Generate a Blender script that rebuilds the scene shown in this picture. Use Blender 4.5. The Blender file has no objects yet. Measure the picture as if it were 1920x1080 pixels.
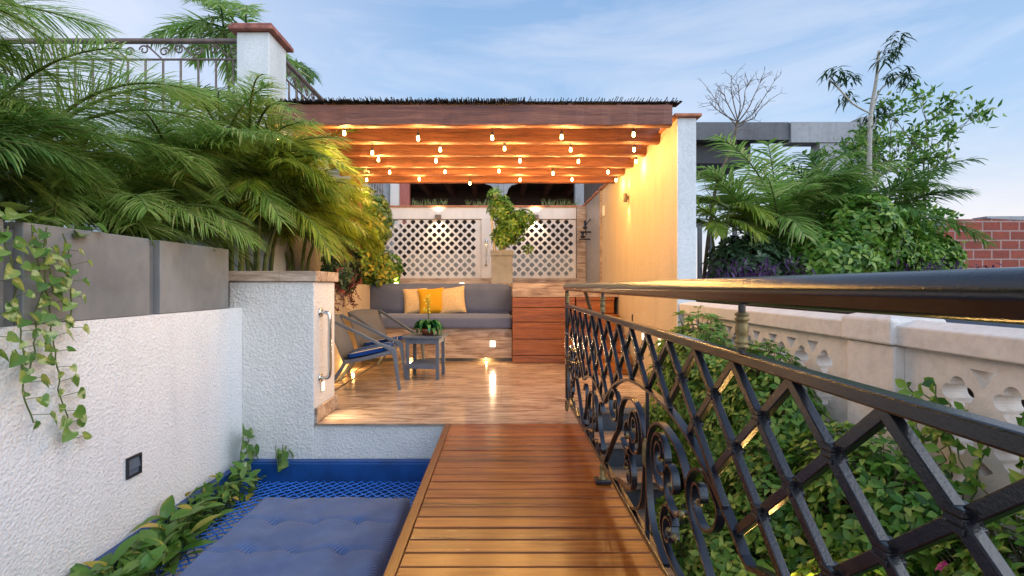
import bpy, bmesh, math, random
from mathutils import Vector, Matrix, Euler
R = math.radians
PI = math.pi
scene = bpy.context.scene
col = scene.collection
F = 930.0

# ------------------------------------------------------------------ camera
cam = bpy.data.cameras.new('camera')
camo = bpy.data.objects.new('camera', cam); col.objects.link(camo)
camo.location = (0, 0, 1.0); camo.rotation_euler = (R(90), 0, 0)
cam.sensor_width = 36; cam.lens = F / 1920 * 36
cam.shift_x = 20 / 1920; cam.shift_y = -4 / 1920
cam.clip_start = 0.02; cam.clip_end = 2000
scene.camera = camo

# ------------------------------------------------------------------ sky and dusk glow
world = bpy.data.worlds.new('World'); scene.world = world; world.use_nodes = True
nt = world.node_tree; N = nt.nodes; L = nt.links
for n in list(N): N.remove(n)
out = N.new('ShaderNodeOutputWorld'); bg = N.new('ShaderNodeBackground')
tc = N.new('ShaderNodeTexCoord'); sep = N.new('ShaderNodeSeparateXYZ')
L.new(tc.outputs['Generated'], sep.inputs[0])
def wmath(op, a, b=None, clamp=False):
    m = N.new('ShaderNodeMath'); m.operation = op; m.use_clamp = clamp
    for i, v in enumerate((a, b)):
        if v is None: continue
        if isinstance(v, (int, float)): m.inputs[i].default_value = v
        else: L.new(v, m.inputs[i])
    return m.outputs[0]
def wmix(f, a, b, mode='MIX'):
    m = N.new('ShaderNodeMix'); m.data_type = 'RGBA'; m.blend_type = mode
    for s, v in ((m.inputs[0], f), (m.inputs[6], a), (m.inputs[7], b)):
        if isinstance(v, (int, float)): s.default_value = v
        elif isinstance(v, tuple): s.default_value = (*v, 1)
        else: L.new(v, s)
    return m.outputs[2]
ramp = N.new('ShaderNodeValToRGB'); e = ramp.color_ramp.elements
e[0].position = 0.0; e[0].color = (.78, .74, .76, 1)
e[1].position = 1.0; e[1].color = (.13, .24, .50, 1)
for p, c in ((.10, (.49, .65, .84)), (.3, (.37, .55, .82)), (.55, (.22, .39, .68))):
    q = e.new(p); q.color = (*c, 1)
L.new(sep.outputs[2], ramp.inputs[0])
# warm after-glow low on the right
rightness = wmath('MULTIPLY', wmath('SUBTRACT', sep.outputs[0], .22, True), 2.2, True)
low = wmath('SUBTRACT', 1.0, wmath('MULTIPLY', sep.outputs[2], 3.4), True)
glow = wmath('MULTIPLY', rightness, wmath('MULTIPLY', low, low), True)
skyc = wmix(wmath('MULTIPLY', glow, 1.0), ramp.outputs[0], (1.15, .92, .84))
# pale haze upper left
left = wmath('MULTIPLY', wmath('SUBTRACT', wmath('MULTIPLY', sep.outputs[0], -1.0), .12, True), 1.6, True)
skyc = wmix(wmath('MULTIPLY', left, .75), skyc, (.80, .80, .92))
mp = N.new('ShaderNodeMapping'); mp.inputs['Scale'].default_value = (1.3, 1.3, 5.5); mp.inputs['Rotation'].default_value = (0, R(14), 0)
L.new(tc.outputs['Generated'], mp.inputs[0])
no = N.new('ShaderNodeTexNoise'); no.inputs['Scale'].default_value = 2.1; no.inputs['Detail'].default_value = 7; no.inputs['Roughness'].default_value = .58
no.inputs['Distortion'].default_value = .5
L.new(mp.outputs[0], no.inputs[0])
cr = N.new('ShaderNodeValToRGB'); cr.color_ramp.elements[0].position = .42; cr.color_ramp.elements[1].position = .9
L.new(no.outputs[0], cr.inputs[0])
skyc = wmix(wmath('MULTIPLY', cr.outputs[0], .55), skyc, (.98, .95, 1.0))
nish = N.new('ShaderNodeTexSky'); nish.sky_type = 'NISHITA'; nish.sun_disc = False
nish.sun_elevation = R(4); nish.sun_rotation = R(115)
skyc = wmix(.03, skyc, nish.outputs[0], 'ADD')
L.new(skyc, bg.inputs[0])
# the western half of the sky, behind and right of the camera, is still brighter
west = wmath('MULTIPLY', wmath('ADD', wmath('MULTIPLY', sep.outputs[1], -.8), wmath('MULTIPLY', sep.outputs[0], .25)), 1.0, True)
L.new(wmath('ADD', wmath('MULTIPLY', west, 1.7), .78), bg.inputs[1])
L.new(bg.outputs[0], out.inputs[0])

sun = bpy.data.lights.new('sun', 'SUN'); sun.energy = 1.0; sun.angle = R(50); sun.color = (1, .98, .95)
so = bpy.data.objects.new('sun', sun); col.objects.link(so)
so.rotation_euler = Vector((-.85, .42, -.55)).to_track_quat('-Z', 'Y').to_euler()

scene.view_settings.view_transform = 'Standard'; scene.view_settings.look = 'None'
scene.view_settings.exposure = 0.48; scene.view_settings.gamma = 1
try:
    scene.cycles.max_bounces = 7; scene.cycles.transparent_max_bounces = 6
    scene.cycles.use_denoising = True
    scene.cycles.sample_clamp_indirect = 4.0
except Exception: pass

# ------------------------------------------------------------------ helpers
def P(x, y, D):
    """point that stands at pixel x,y of the 1920 wide photograph, D metres ahead (used to survey positions)"""
    return Vector(((x - 940) / F * D, D, 1 - (y - 536) / F * D))
WL = {}
def tag(o, label=None, cat=None, group=None, kind=None):
    if label: o['label'] = label
    if cat: o['category'] = cat
    if group: o['group'] = group
    if kind: o['kind'] = kind
    return o
def thing(name, label, cat, loc=(0, 0, 0), rz=0, group=None):
    o = bpy.data.objects.new(name, None); o.empty_display_size = .1; col.objects.link(o)
    o.location = loc; o.rotation_euler = (0, 0, rz); WL[o] = Vector(loc)
    return tag(o, label, cat, group)
def copy_tree(o, parent=None):
    c = o.copy(); col.objects.link(c); c.parent = parent
    for ch in list(o.children): copy_tree(ch, c)
    return c

class MB:
    def __init__(s): s.v = []; s.f = []; s.sm = []
    def add(s, vs, fs, smooth=False):
        b = len(s.v); s.v += [Vector(p) for p in vs]
        for f in fs: s.f.append([b + i for i in f]); s.sm.append(smooth)
        return s
    def box(s, x0, x1, y0, y1, z0, z1, M=None):
        vs = [Vector(p) for p in ((x0,y0,z0),(x1,y0,z0),(x1,y1,z0),(x0,y1,z0),(x0,y0,z1),(x1,y0,z1),(x1,y1,z1),(x0,y1,z1))]
        if M: vs = [M @ p for p in vs]
        return s.add(vs, [(3,2,1,0),(4,5,6,7),(0,1,5,4),(1,2,6,5),(2,3,7,6),(3,0,4,7)])
    def tube(s, pts, r, n=8, cap=True, smooth=True):
        pts = [Vector(p) for p in pts]; k = len(pts)
        rs = r if isinstance(r, (list, tuple)) else [r] * k
        up = None; rings = []
        for i in range(k):
            t = (pts[min(i+1, k-1)] - pts[max(i-1, 0)]).normalized()
            if up is None:
                a = Vector((0,0,1)) if abs(t.z) < .9 else Vector((1,0,0))
                up = (a - t * a.dot(t)).normalized()
            else:
                up = up - t * up.dot(t)
                up = up.normalized() if up.length > 1e-6 else Vector((1,0,0))
            sd = t.cross(up)
            rings.append([pts[i] + (up * math.cos(2*PI*j/n) + sd * math.sin(2*PI*j/n)) * rs[i] for j in range(n)])
        vs = [p for q in rings for p in q]; fs = []
        for i in range(k-1):
            for j in range(n):
                a = i*n+j; b = i*n+(j+1) % n
                fs.append((a, b, b+n, a+n))
        s.add(vs, fs, smooth)
        if cap: s.add(rings[0], [list(range(n))[::-1]]); s.add(rings[-1], [list(range(n))])
        return s
    def lathe(s, prof, n=16, c=(0,0,0), smooth=True, axis='z'):
        vs = []; fs = []; c = Vector(c)
        for (r, z) in prof:
            for j in range(n):
                a = 2*PI*j/n
                q = Vector((r*math.cos(a), r*math.sin(a), z))
                if axis == 'y': q = Vector((q.x, q.z, q.y))
                if axis == 'x': q = Vector((q.z, q.x, q.y))
                vs.append(c + q)
        for i in range(len(prof)-1):
            for j in range(n):
                a = i*n+j; b = i*n+(j+1) % n
                fs.append((a, b, b+n, a+n))
        s.add(vs, fs, smooth)
        return s
    def ribbon(s, pts, t, w, x0, taper=None):
        """flat bar swept in the plane X = x0; pts are (y, z), t thickness in the plane, w width across X"""
        k = len(pts); vs = []; fs = []
        for i in range(k):
            a = pts[max(i-1, 0)]; b = pts[min(i+1, k-1)]
            d = Vector((b[0]-a[0], b[1]-a[1])); d = d.normalized() if d.length > 1e-9 else Vector((1, 0))
            n_ = Vector((-d.y, d.x)) * (t / 2); q = pts[i]
            for sx, sn in ((-1,-1),(1,-1),(1,1),(-1,1)):
                vs.append((x0 + sx*w/2, q[0]+n_.x*sn, q[1]+n_.y*sn))
        for i in range(k-1):
            for j in range(4):
                a = i*4+j; b = i*4+(j+1) % 4
                fs.append((a, b, b+4, a+4))
        fs.append((3,2,1,0)); m = (k-1)*4; fs.append((m, m+1, m+2, m+3))
        return s.add(vs, fs)
    def leaf(s, p, d, up, ln, w, fold=.25, droop=.15):
        d = d.normalized(); sd = d.cross(up)
        if sd.length < 1e-4: sd = d.cross(Vector((1, .3, 0)))
        sd.normalize(); n = sd.cross(d)
        m1 = p + d*ln*.38 - n*droop*ln*.15; m2 = p + d*ln*.72 - n*droop*ln*.5; tip = p + d*ln - n*droop*ln
        f = n * (w*fold)
        vs = [p, m1 - sd*w*.5 + f, m1, m1 + sd*w*.5 + f, m2 - sd*w*.33 + f*.6, m2, m2 + sd*w*.33 + f*.6, tip]
        return s.add(vs, [(0,2,1),(0,3,2),(1,2,5,4),(2,3,6,5),(4,5,7),(5,6,7)], True)
    def build(s, name, mat, parent=None, bevel=0, pos=None, merge=False):
        me = bpy.data.meshes.new(name)
        off = WL.get(parent, Vector((0,0,0))) if parent is not None else Vector((0,0,0))
        if parent is None and pos is None and s.v:
            xs = [p.x for p in s.v]; ys = [p.y for p in s.v]; zs = [p.z for p in s.v]
            off = Vector(((min(xs)+max(xs))/2, (min(ys)+max(ys))/2, min(zs)))
        if parent is not None and pos is not None: off = Vector((0,0,0))
        loc = off if parent is None else Vector((0,0,0))
        me.from_pydata([tuple(p - off) for p in s.v], [], s.f)
        me.polygons.foreach_set('use_smooth', s.sm)
        me.update()
        o = bpy.data.objects.new(name, me); col.objects.link(o)
        if mat: me.materials.append(mat)
        if parent is not None: o.parent = parent
        o.location = loc if pos is None else pos
        WL[o] = off if pos is None else Vector(pos)
        if bevel:
            b = o.modifiers.new('bevel', 'BEVEL'); b.width = bevel; b.segments = 2; b.limit_method = 'ANGLE'
        return o
def struct(o): o['kind'] = 'structure'; return o
def rnd_dir(rg, zmin=-1):
    while True:
        v = Vector((rg.uniform(-1,1), rg.uniform(-1,1), rg.uniform(-1,1)))
        if .05 < v.length < 1:
            v.normalize()
            if v.z >= zmin: return v
def bez(p0, p1, p2, p3, n):
    o = []
    for i in range(n+1):
        t = i/n; a = (1-t)**3; b = 3*t*(1-t)**2; c = 3*t*t*(1-t); d = t**3
        o.append(tuple(a*p0[k]+b*p1[k]+c*p2[k]+d*p3[k] for k in range(len(p0))))
    return o
def catmull(pts, n=6):
    pts = [Vector(p) for p in pts]; q = [pts[0]*2-pts[1]] + pts + [pts[-1]*2-pts[-2]]; o = []
    for i in range(1, len(q)-2):
        for k in range(n):
            t = k/n
            o.append(.5*((2*q[i]) + (-q[i-1]+q[i+1])*t + (2*q[i-1]-5*q[i]+4*q[i+1]-q[i+2])*t*t + (-q[i-1]+3*q[i]-3*q[i+1]+q[i+2])*t**3))
    o.append(pts[-1]); return o

# ------------------------------------------------------------------ materials
def base_mat(name, rough=.6, metal=0, spec=.5):
    m = bpy.data.materials.new(name); m.use_nodes = True
    t = m.node_tree; b = t.nodes['Principled BSDF']
    b.inputs['Roughness'].default_value = rough; b.inputs['Metallic'].default_value = metal
    b.inputs['Specular IOR Level'].default_value = spec
    return m, t, b
def coords(t, scale=(1,1,1), rot=(0,0,0)):
    c = t.nodes.new('ShaderNodeTexCoord'); mp = t.nodes.new('ShaderNodeMapping')
    mp.inputs['Scale'].default_value = scale; mp.inputs['Rotation'].default_value = rot
    t.links.new(c.outputs['Object'], mp.inputs[0]); return mp.outputs[0]
def noise(t, vec, scale, detail=5, rough=.55, dist=0):
    n = t.nodes.new('ShaderNodeTexNoise'); n.inputs['Scale'].default_value = scale
    n.inputs['Detail'].default_value = detail; n.inputs['Roughness'].default_value = rough; n.inputs['Distortion'].default_value = dist
    t.links.new(vec, n.inputs[0]); return n.outputs[0]
def cramp(t, fac, stops):
    r = t.nodes.new('ShaderNodeValToRGB'); el = r.color_ramp.elements
    el[0].position = stops[0][0]; el[0].color = (*stops[0][1], 1)
    el[1].position = stops[-1][0]; el[1].color = (*stops[-1][1], 1)
    for p, c in stops[1:-1]: q = el.new(p); q.color = (*c, 1)
    t.links.new(fac, r.inputs[0]); return r.outputs[0]
def bump(t, b, h, strength=.5, dist=.01):
    n = t.nodes.new('ShaderNodeBump'); n.inputs['Strength'].default_value = strength; n.inputs['Distance'].default_value = dist
    t.links.new(h, n.inputs['Height']); t.links.new(n.outputs[0], b.inputs['Normal'])
def mixc(t, f, a, b, mode='MIX'):
    m = t.nodes.new('ShaderNodeMix'); m.data_type = 'RGBA'; m.blend_type = mode
    for s, v in ((m.inputs[0], f), (m.inputs[6], a), (m.inputs[7], b)):
        if isinstance(v, (int, float)): s.default_value = v
        elif isinstance(v, tuple): s.default_value = (*v, 1)
        else: t.links.new(v, s)
    return m.outputs[2]
def mth(t, op, a, b=None, clamp=False):
    m = t.nodes.new('ShaderNodeMath'); m.operation = op; m.use_clamp = clamp
    for i, v in enumerate((a, b)):
        if v is None: continue
        if isinstance(v, (int, float)): m.inputs[i].default_value = v
        else: t.links.new(v, m.inputs[i])
    return m.outputs[0]

def stucco(name, c1, c2, grain=38, strength=.8, dist=.012, stain=True):
    m, t, b = base_mat(name, .85, 0, .25)
    v = coords(t); n1 = noise(t, v, 1.6, 6, .6); n2 = noise(t, v, grain, 3, .6, .4)
    c = cramp(t, n1, [(.3, c2), (.62, c1)])
    if stain:
        vs = coords(t, (3.2, 3.2, .5)); ns = noise(t, vs, 2.2, 6, .62)
        c = mixc(t, mth(t, 'MULTIPLY', cramp(t, ns, [(.48, (0,0,0)), (.75, (1,1,1))]), .5), c, tuple(k*.70 for k in c2))
    c = mixc(t, .35, c, cramp(t, n2, [(.25, tuple(k*.62 for k in c1)), (.55, c1)]))
    t.links.new(c, b.inputs['Base Color'])
    vo = t.nodes.new('ShaderNodeTexVoronoi'); vo.feature = 'SMOOTH_F1'; vo.inputs['Scale'].default_value = grain*1.05
    t.links.new(v, vo.inputs[0])
    h = mth(t, 'ADD', n2, mth(t, 'MULTIPLY', vo.outputs[0], .7))
    bump(t, b, h, strength, dist)
    return m
M = {}
M['stucco_white'] = stucco('white rough stucco', (.80,.80,.79), (.74,.74,.73), 75, .75, .009)
M['stucco_front'] = stucco('grey white stucco', (.73,.70,.65), (.62,.60,.56), 62, .8, .010)
M['plaster_cream'] = stucco('cream plaster', (.57,.46,.33), (.50,.40,.28), 60, .6, .006)
M['plaster_smooth'] = stucco('smooth ivory plaster', (.74,.70,.64), (.66,.62,.56), 80, .25, .003)
M['plaster_pink'] = stucco('pinkish painted cement', (.72,.66,.59), (.63,.57,.51), 26, .5, .006)
M['plaster_pale'] = stucco('pale weathered plaster', (.68,.71,.70), (.5,.55,.54), 45, .4, .005)
M['concrete'] = stucco('polished grey cement', (.235,.24,.235), (.12,.125,.125), 6, .25, .003)
M['planter_stone'] = stucco('weathered grey planter stone', (.30,.31,.33), (.13,.135,.15), 9, .3, .004)
M['concrete_dark'] = stucco('dark grey cement', (.16,.165,.17), (.10,.105,.11), 14, .3, .004)
M['far_concrete'] = stucco('far grey concrete', (.36,.37,.37), (.24,.25,.26), 12, .3, .004)
M['mosaic'] = None

def travertine(name, rough=.22):
    m, t, b = base_mat(name, rough, 0, .5)
    v = coords(t, (1.3, 5, 5)); n1 = noise(t, v, 2.0, 9, .66, 1.1)
    v2 = coords(t, (1.6, 34, 34)); n2 = noise(t, v2, 1.6, 5, .6, .2)
    c = cramp(t, n1, [(.34, (.12,.07,.04)), (.44, (.28,.18,.115)), (.53, (.44,.32,.225)), (.68, (.62,.50,.39))])
    c = mixc(t, .3, c, cramp(t, n2, [(.42, (.13,.075,.045)), (.56, (.62,.50,.39))]))
    br = t.nodes.new('ShaderNodeTexBrick'); br.offset = .5
    br.inputs['Scale'].default_value = 1; br.inputs['Brick Width'].default_value = 1.2; br.inputs['Row Height'].default_value = .6
    br.inputs['Mortar Size'].default_value = .003
    br.inputs['Color1'].default_value = (1,1,1,1); br.inputs['Color2'].default_value = (.94,.94,.94,1); br.inputs['Mortar'].default_value = (.8,.76,.72,1)
    t.links.new(coords(t), br.inputs[0])
    c = mixc(t, 1.0, c, br.outputs[0], 'MULTIPLY')
    t.links.new(c, b.inputs['Base Color'])
    rr = t.nodes.new('ShaderNodeMapRange'); rr.inputs['To Min'].default_value = rough*.6; rr.inputs['To Max'].default_value = rough*1.7
    t.links.new(n1, rr.inputs[0]); t.links.new(rr.outputs[0], b.inputs['Roughness'])
    bump(t, b, n2, .12, .004)
    return m
M['travertine'] = travertine('travertine floor', .13)
M['travertine_m'] = travertine('travertine cladding', .4)

def wood(name, dark, mid, light, axis='x', rough=.35, plank=0, scale=1, bstr=.3):
    m, t, b = base_mat(name, rough, 0, .5)
    sc = {'x': (.5,9,9), 'y': (9,.5,9), 'z': (9,9,.5)}[axis]
    v = coords(t, tuple(k*scale for k in sc))
    # each loose board is its own mesh island, so it gets its own shade and its own grain
    g = t.nodes.new('ShaderNodeNewGeometry')
    isl = g.outputs['Random Per Island']
    ad = t.nodes.new('ShaderNodeVectorMath'); ad.operation = 'ADD'
    cmb = t.nodes.new('ShaderNodeCombineXYZ'); mm = mth(t, 'MULTIPLY', isl, 40)
    for i in range(3): t.links.new(mm, cmb.inputs[i])
    t.links.new(v, ad.inputs[0]); t.links.new(cmb.outputs[0], ad.inputs[1])
    n1 = noise(t, ad.outputs[0], 2.2, 8, .6, .8); n2 = noise(t, ad.outputs[0], 9, 4, .6, .3)
    c = cramp(t, n1, [(.3, dark), (.5, mid), (.72, light)])
    c = mixc(t, .3, c, cramp(t, n2, [(.35, dark), (.6, light)]))
    hs = t.nodes.new('ShaderNodeHueSaturation'); t.links.new(c, hs.inputs['Color'])
    vr = t.nodes.new('ShaderNodeMapRange'); vr.inputs['To Min'].default_value = .74; vr.inputs['To Max'].default_value = 1.2
    t.links.new(isl, vr.inputs[0]); t.links.new(vr.outputs[0], hs.inputs['Value'])
    t.links.new(hs.outputs[0], b.inputs['Base Color'])
    rr = t.nodes.new('ShaderNodeMapRange'); rr.inputs['To Min'].default_value = rough*.7; rr.inputs['To Max'].default_value = rough*1.5
    t.links.new(n2, rr.inputs[0]); t.links.new(rr.outputs[0], b.inputs['Roughness'])
    bump(t, b, n2, bstr, .004)
    return m
M['teak'] = wood('oiled teak decking', (.085,.015,.002), (.21,.047,.006), (.38,.115,.015), 'x', .22, 0, .6, .2)
M['teak_y'] = wood('oiled teak edging', (.07,.014,.003), (.15,.036,.006), (.24,.07,.013), 'y', .28)
M['cabinet'] = wood('red brown hardwood', (.13,.032,.004), (.29,.078,.008), (.42,.14,.018), 'x', .24)
M['adze'] = wood('hand hewn timber', (.045,.013,.008), (.17,.050,.026), (.31,.115,.055), 'x', .5, 0, 1.0, .9)
M['dark_wood'] = wood('dark brown timber', (.03,.018,.012), (.06,.035,.022), (.1,.06,.04), 'y', .6)
M['door_red'] = wood('faded red timber', (.22,.05,.035), (.36,.10,.07), (.45,.16,.12), 'z', .5)

def plain(name, c, rough=.5, metal=0, spec=.5, var=.2, scale=6, bs=0, bd=.003):
    m, t, b = base_mat(name, rough, metal, spec)
    v = coords(t); n = noise(t, v, scale, 6, .6)
    t.links.new(cramp(t, n, [(.3, tuple(k*(1-var) for k in c)), (.7, tuple(min(1, k*(1+var)) for k in c))]), b.inputs['Base Color'])
    if bs: bump(t, b, noise(t, v, scale*8, 4, .6), bs, bd)
    return m
M['iron'] = plain('black painted wrought iron', (.008,.008,.010), .2, .0, .6, .4, 26, .25, .002)
M['gold'] = plain('antique gold paint', (.20,.15,.06), .42, .5, .5, .5, 60, .5, .002)
M['rail_brown'] = plain('weathered brown metal', (.15,.11,.09), .5, .3, .5, .3, 12)
M['chrome'] = plain('brushed steel', (.62,.61,.58), .18, 1, .5, .08, 30)
M['blue_paint'] = plain('blue gloss paint', (.006,.06,.22), .4, 0, .5, .35, 6)
M['rope_blue'] = plain('blue rope', (.03,.17,.62), .7, 0, .3, .2, 60)
M['terracotta'] = plain('terracotta', (.42,.17,.09), .7, 0, .3, .35, 14, .5, .006)
M['coping_red'] = plain('red painted coping', (.33,.12,.085), .6, 0, .3, .5, 10, .4, .005)
M['grey_frame'] = plain('matt grey metal', (.125,.15,.185), .42, .3, .5, .08, 10)
M['sling'] = plain('taupe mesh sling', (.135,.135,.14), .75, 0, .3, .12, 300, .3, .001)
M['slate_wood'] = plain('grey painted slats', (.095,.12,.16), .5, 0, .4, .15, 16)
M['black'] = plain('black plastic', (.02,.02,.022), .5, 0, .4, .1, 10)
M['white_plastic'] = plain('white plastic', (.75,.72,.66), .4, 0, .4, .03, 10)
M['soil'] = plain('dark soil', (.035,.024,.016), .95, 0, .1, .5, 30, .8, .01)
M['ground'] = plain('street level paving', (.16,.155,.15), .9, 0, .2, .25, 2)
M['reed'] = plain('dark reed', (.035,.028,.024), .8, 0, .2, .5, 30)
M['roof_tile'] = plain('slate blue roofing', (.05,.07,.10), .6, 0, .4, .3, 5)
M['stem'] = plain('green stem', (.10,.13,.035), .6, 0, .3, .3, 10)
M['bark'] = plain('pale brown bark', (.16,.12,.09), .85, 0, .2, .4, 25, .5, .005)
M['bark_white'] = plain('pale bark', (.45,.42,.36), .8, 0, .2, .25, 30, .4, .003)
M['glass_dark'] = plain('dark window glass', (.03,.035,.04), .08, 0, .6, .1, 3)
M['pot_brown'] = plain('glazed brown clay', (.20,.07,.03), .3, 0, .5, .3, 12)

def fabric(name, c1, c2, scale=500, rot=0, rough=.9, sheen=.3):
    m, t, b = base_mat(name, rough, 0, .2)
    v = coords(t, (1,1,1), (0,0,rot))
    w = t.nodes.new('ShaderNodeTexWave'); w.inputs['Scale'].default_value = scale; w.inputs['Distortion'].default_value = .6
    t.links.new(v, w.inputs[0])
    n = noise(t, v, 5, 5, .6)
    c = mixc(t, w.outputs[1], c1, c2)
    c = mixc(t, .3, c, cramp(t, n, [(.3, tuple(k*.8 for k in c1)), (.7, tuple(k*1.2 for k in c2))]))
    t.links.new(c, b.inputs['Base Color'])
    bump(t, b, noise(t, v, 140, 2, .5), .25, .002)
    b.inputs['Sheen Weight'].default_value = sheen
    return m
M['sofa'] = fabric('charcoal grey upholstery', (.09,.115,.20), (.125,.155,.26), 160)
M['mattress'] = fabric('blue grey ribbed cloth', (.035,.065,.15), (.125,.19,.36), 26, R(38), .9, .1)
def striped():
    m, t, b = base_mat('blue cloth with white stripes', .85, 0, .2)
    v = coords(t); s = t.nodes.new('ShaderNodeSeparateXYZ'); t.links.new(v, s.inputs[0])
    y = mth(t, 'ABSOLUTE', s.outputs[1])
    a = mth(t, 'COMPARE', y, .215); a.node.inputs[2].default_value = .006
    bb = mth(t, 'COMPARE', y, .125); bb.node.inputs[2].default_value = .006
    c = mixc(t, mth(t, 'ADD', a, bb, True), (.008,.05,.22), (.6,.58,.45))
    t.links.new(c, b.inputs['Base Color']); bump(t, b, noise(t, v, 200, 2), .2, .002)
    return m
M['striped'] = striped()
def pillow_mat(name, c1, c2, sc):
    m, t, b = base_mat(name, .9, 0, .2)
    v = coords(t); vo = t.nodes.new('ShaderNodeTexVoronoi'); vo.inputs['Scale'].default_value = sc
    t.links.new(v, vo.inputs[0])
    w = t.nodes.new('ShaderNodeTexWave'); w.bands_direction = 'Z'; w.inputs['Scale'].default_value = sc*.22; w.inputs['Distortion'].default_value = 2; w.inputs['Detail'].default_value = 1
    t.links.new(v, w.inputs[0])
    c = mixc(t, mth(t, 'MULTIPLY', w.outputs[1], cramp(t, vo.outputs[0], [(.2, (1,1,1)), (.6, (0,0,0))])), c1, c2)
    t.links.new(c, b.inputs['Base Color']); bump(t, b, vo.outputs[0], .5, .004)
    return m
M['pillow_cream'] = pillow_mat('cream and mustard weave', (.66,.52,.32), (.62,.30,.05), 55)
M['pillow_yellow'] = pillow_mat('mustard yellow cloth', (.62,.34,.02), (.55,.28,.012), 90)

def leafmat(name, stops, trans=.35, rough=.42, veins=None):
    m, t, b = base_mat(name, rough, 0, .45)
    g = t.nodes.new('ShaderNodeNewGeometry')
    c = cramp(t, g.outputs['Random Per Island'], stops)
    if veins:
        n = noise(t, coords(t), 16, 3, .6, .8)
        c = mixc(t, cramp(t, n, [(.53, (0,0,0)), (.6, (1,1,1))]), c, veins)
    t.links.new(c, b.inputs['Base Color'])
    tr = t.nodes.new('ShaderNodeBsdfTranslucent'); ms = t.nodes.new('ShaderNodeMixShader')
    t.links.new(c, tr.inputs[0]); ms.inputs[0].default_value = trans
    o = t.nodes['Material Output']
    t.links.new(b.outputs[0], ms.inputs[1]); t.links.new(tr.outputs[0], ms.inputs[2]); t.links.new(ms.outputs[0], o.inputs[0])
    return m
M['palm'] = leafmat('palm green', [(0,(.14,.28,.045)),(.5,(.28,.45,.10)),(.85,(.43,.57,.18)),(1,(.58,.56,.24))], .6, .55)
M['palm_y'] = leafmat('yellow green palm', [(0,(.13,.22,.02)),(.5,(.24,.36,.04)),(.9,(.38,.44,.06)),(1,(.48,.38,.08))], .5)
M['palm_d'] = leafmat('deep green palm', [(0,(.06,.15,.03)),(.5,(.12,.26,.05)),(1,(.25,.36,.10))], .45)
M['shrub'] = leafmat('shrub green', [(0,(.03,.10,.012)),(.5,(.10,.25,.028)),(.85,(.22,.40,.06)),(1,(.38,.46,.09))], .4)
M['shrub_b'] = leafmat('fresh leaf green', [(0,(.05,.15,.018)),(.5,(.14,.31,.04)),(1,(.36,.50,.10))], .42)
M['shrub_dark'] = leafmat('dark leaf green', [(0,(.02,.05,.02)),(.6,(.04,.09,.035)),(1,(.10,.16,.07))], .25)
M['croton'] = leafmat('yellow and green leaf', [(0,(.05,.12,.02)),(.45,(.12,.2,.03)),(.75,(.36,.34,.03)),(1,(.55,.45,.06))], .3)
M['purple'] = leafmat('purple leaf', [(0,(.035,.015,.045)),(.6,(.09,.035,.12)),(1,(.2,.09,.26))], .25)
M['maroon'] = leafmat('maroon leaf', [(0,(.05,.015,.015)),(1,(.16,.05,.04))], .25)
M['pothos'] = leafmat('mottled light green leaf', [(0,(.06,.15,.025)),(.6,(.12,.24,.04)),(1,(.24,.34,.08))], .35, .35, (.42,.50,.22))
M['broad'] = leafmat('glossy broad leaf', [(0,(.07,.17,.025)),(.6,(.13,.27,.045)),(.88,(.19,.30,.07)),(.93,(.5,.38,.06)),(1,(.55,.42,.10))], .35, .3)
M['deep_gloss'] = leafmat('deep glossy green leaf', [(0,(.015,.10,.03)),(1,(.04,.22,.07))], .2, .25)
M['flower_y'] = leafmat('yellow petals', [(0,(.6,.55,.05)),(1,(.75,.7,.1))], .3)
M['flower_p'] = leafmat('pink petals', [(0,(.6,.08,.12)),(1,(.75,.2,.25))], .3)
M['flower_m'] = leafmat('magenta petals', [(0,(.35,.01,.16)),(1,(.5,.03,.3))], .3)
M['grass_w'] = leafmat('thin grassy leaf', [(0,(.08,.14,.05)),(1,(.22,.28,.12))], .3)

def emis(name, c, s):
    m = bpy.data.materials.new(name); m.use_nodes = True; t = m.node_tree
    for n in list(t.nodes): t.nodes.remove(n)
    o = t.nodes.new('ShaderNodeOutputMaterial'); e_ = t.nodes.new('ShaderNodeEmission')
    e_.inputs[0].default_value = (*c, 1); e_.inputs[1].default_value = s
    t.links.new(e_.outputs[0], o.inputs[0]); return m
M['bulb'] = emis('glowing bulb', (1, .60, .20), 30)
M['lamp_lens'] = emis('lit lamp lens', (1, .80, .55), 4)

def brickmat():
    m, t, b = base_mat('hollow red brick', .85, 0, .2)
    v = coords(t, (1,1,1), (R(90),0,0))
    br = t.nodes.new('ShaderNodeTexBrick'); br.inputs['Scale'].default_value = 1; br.inputs['Brick Width'].default_value = .37; br.inputs['Row Height'].default_value = .19
    br.inputs['Mortar Size'].default_value = .018; br.inputs['Mortar Smooth'].default_value = .3; br.inputs['Bias'].default_value = -.2
    br.inputs['Color1'].default_value = (.34,.12,.085,1); br.inputs['Color2'].default_value = (.24,.09,.07,1); br.inputs['Mortar'].default_value = (.42,.37,.34,1)
    t.links.new(v, br.inputs[0])
    n = noise(t, v, 9, 6, .65)
    vs = coords(t, (.4,.4,24)); lines = noise(t, vs, 2, 2, .5)
    c = mixc(t, .5, br.outputs[0], cramp(t, n, [(.3,(.2,.06,.045)),(.7,(.5,.2,.14))]), 'OVERLAY')
    t.links.new(c, b.inputs['Base Color']); bump(t, b, mth(t, 'ADD', mth(t, 'MULTIPLY', br.outputs[1], -1.0), mth(t, 'MULTIPLY', lines, .3)), .6, .015)
    return m
M['brick'] = brickmat()
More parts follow.
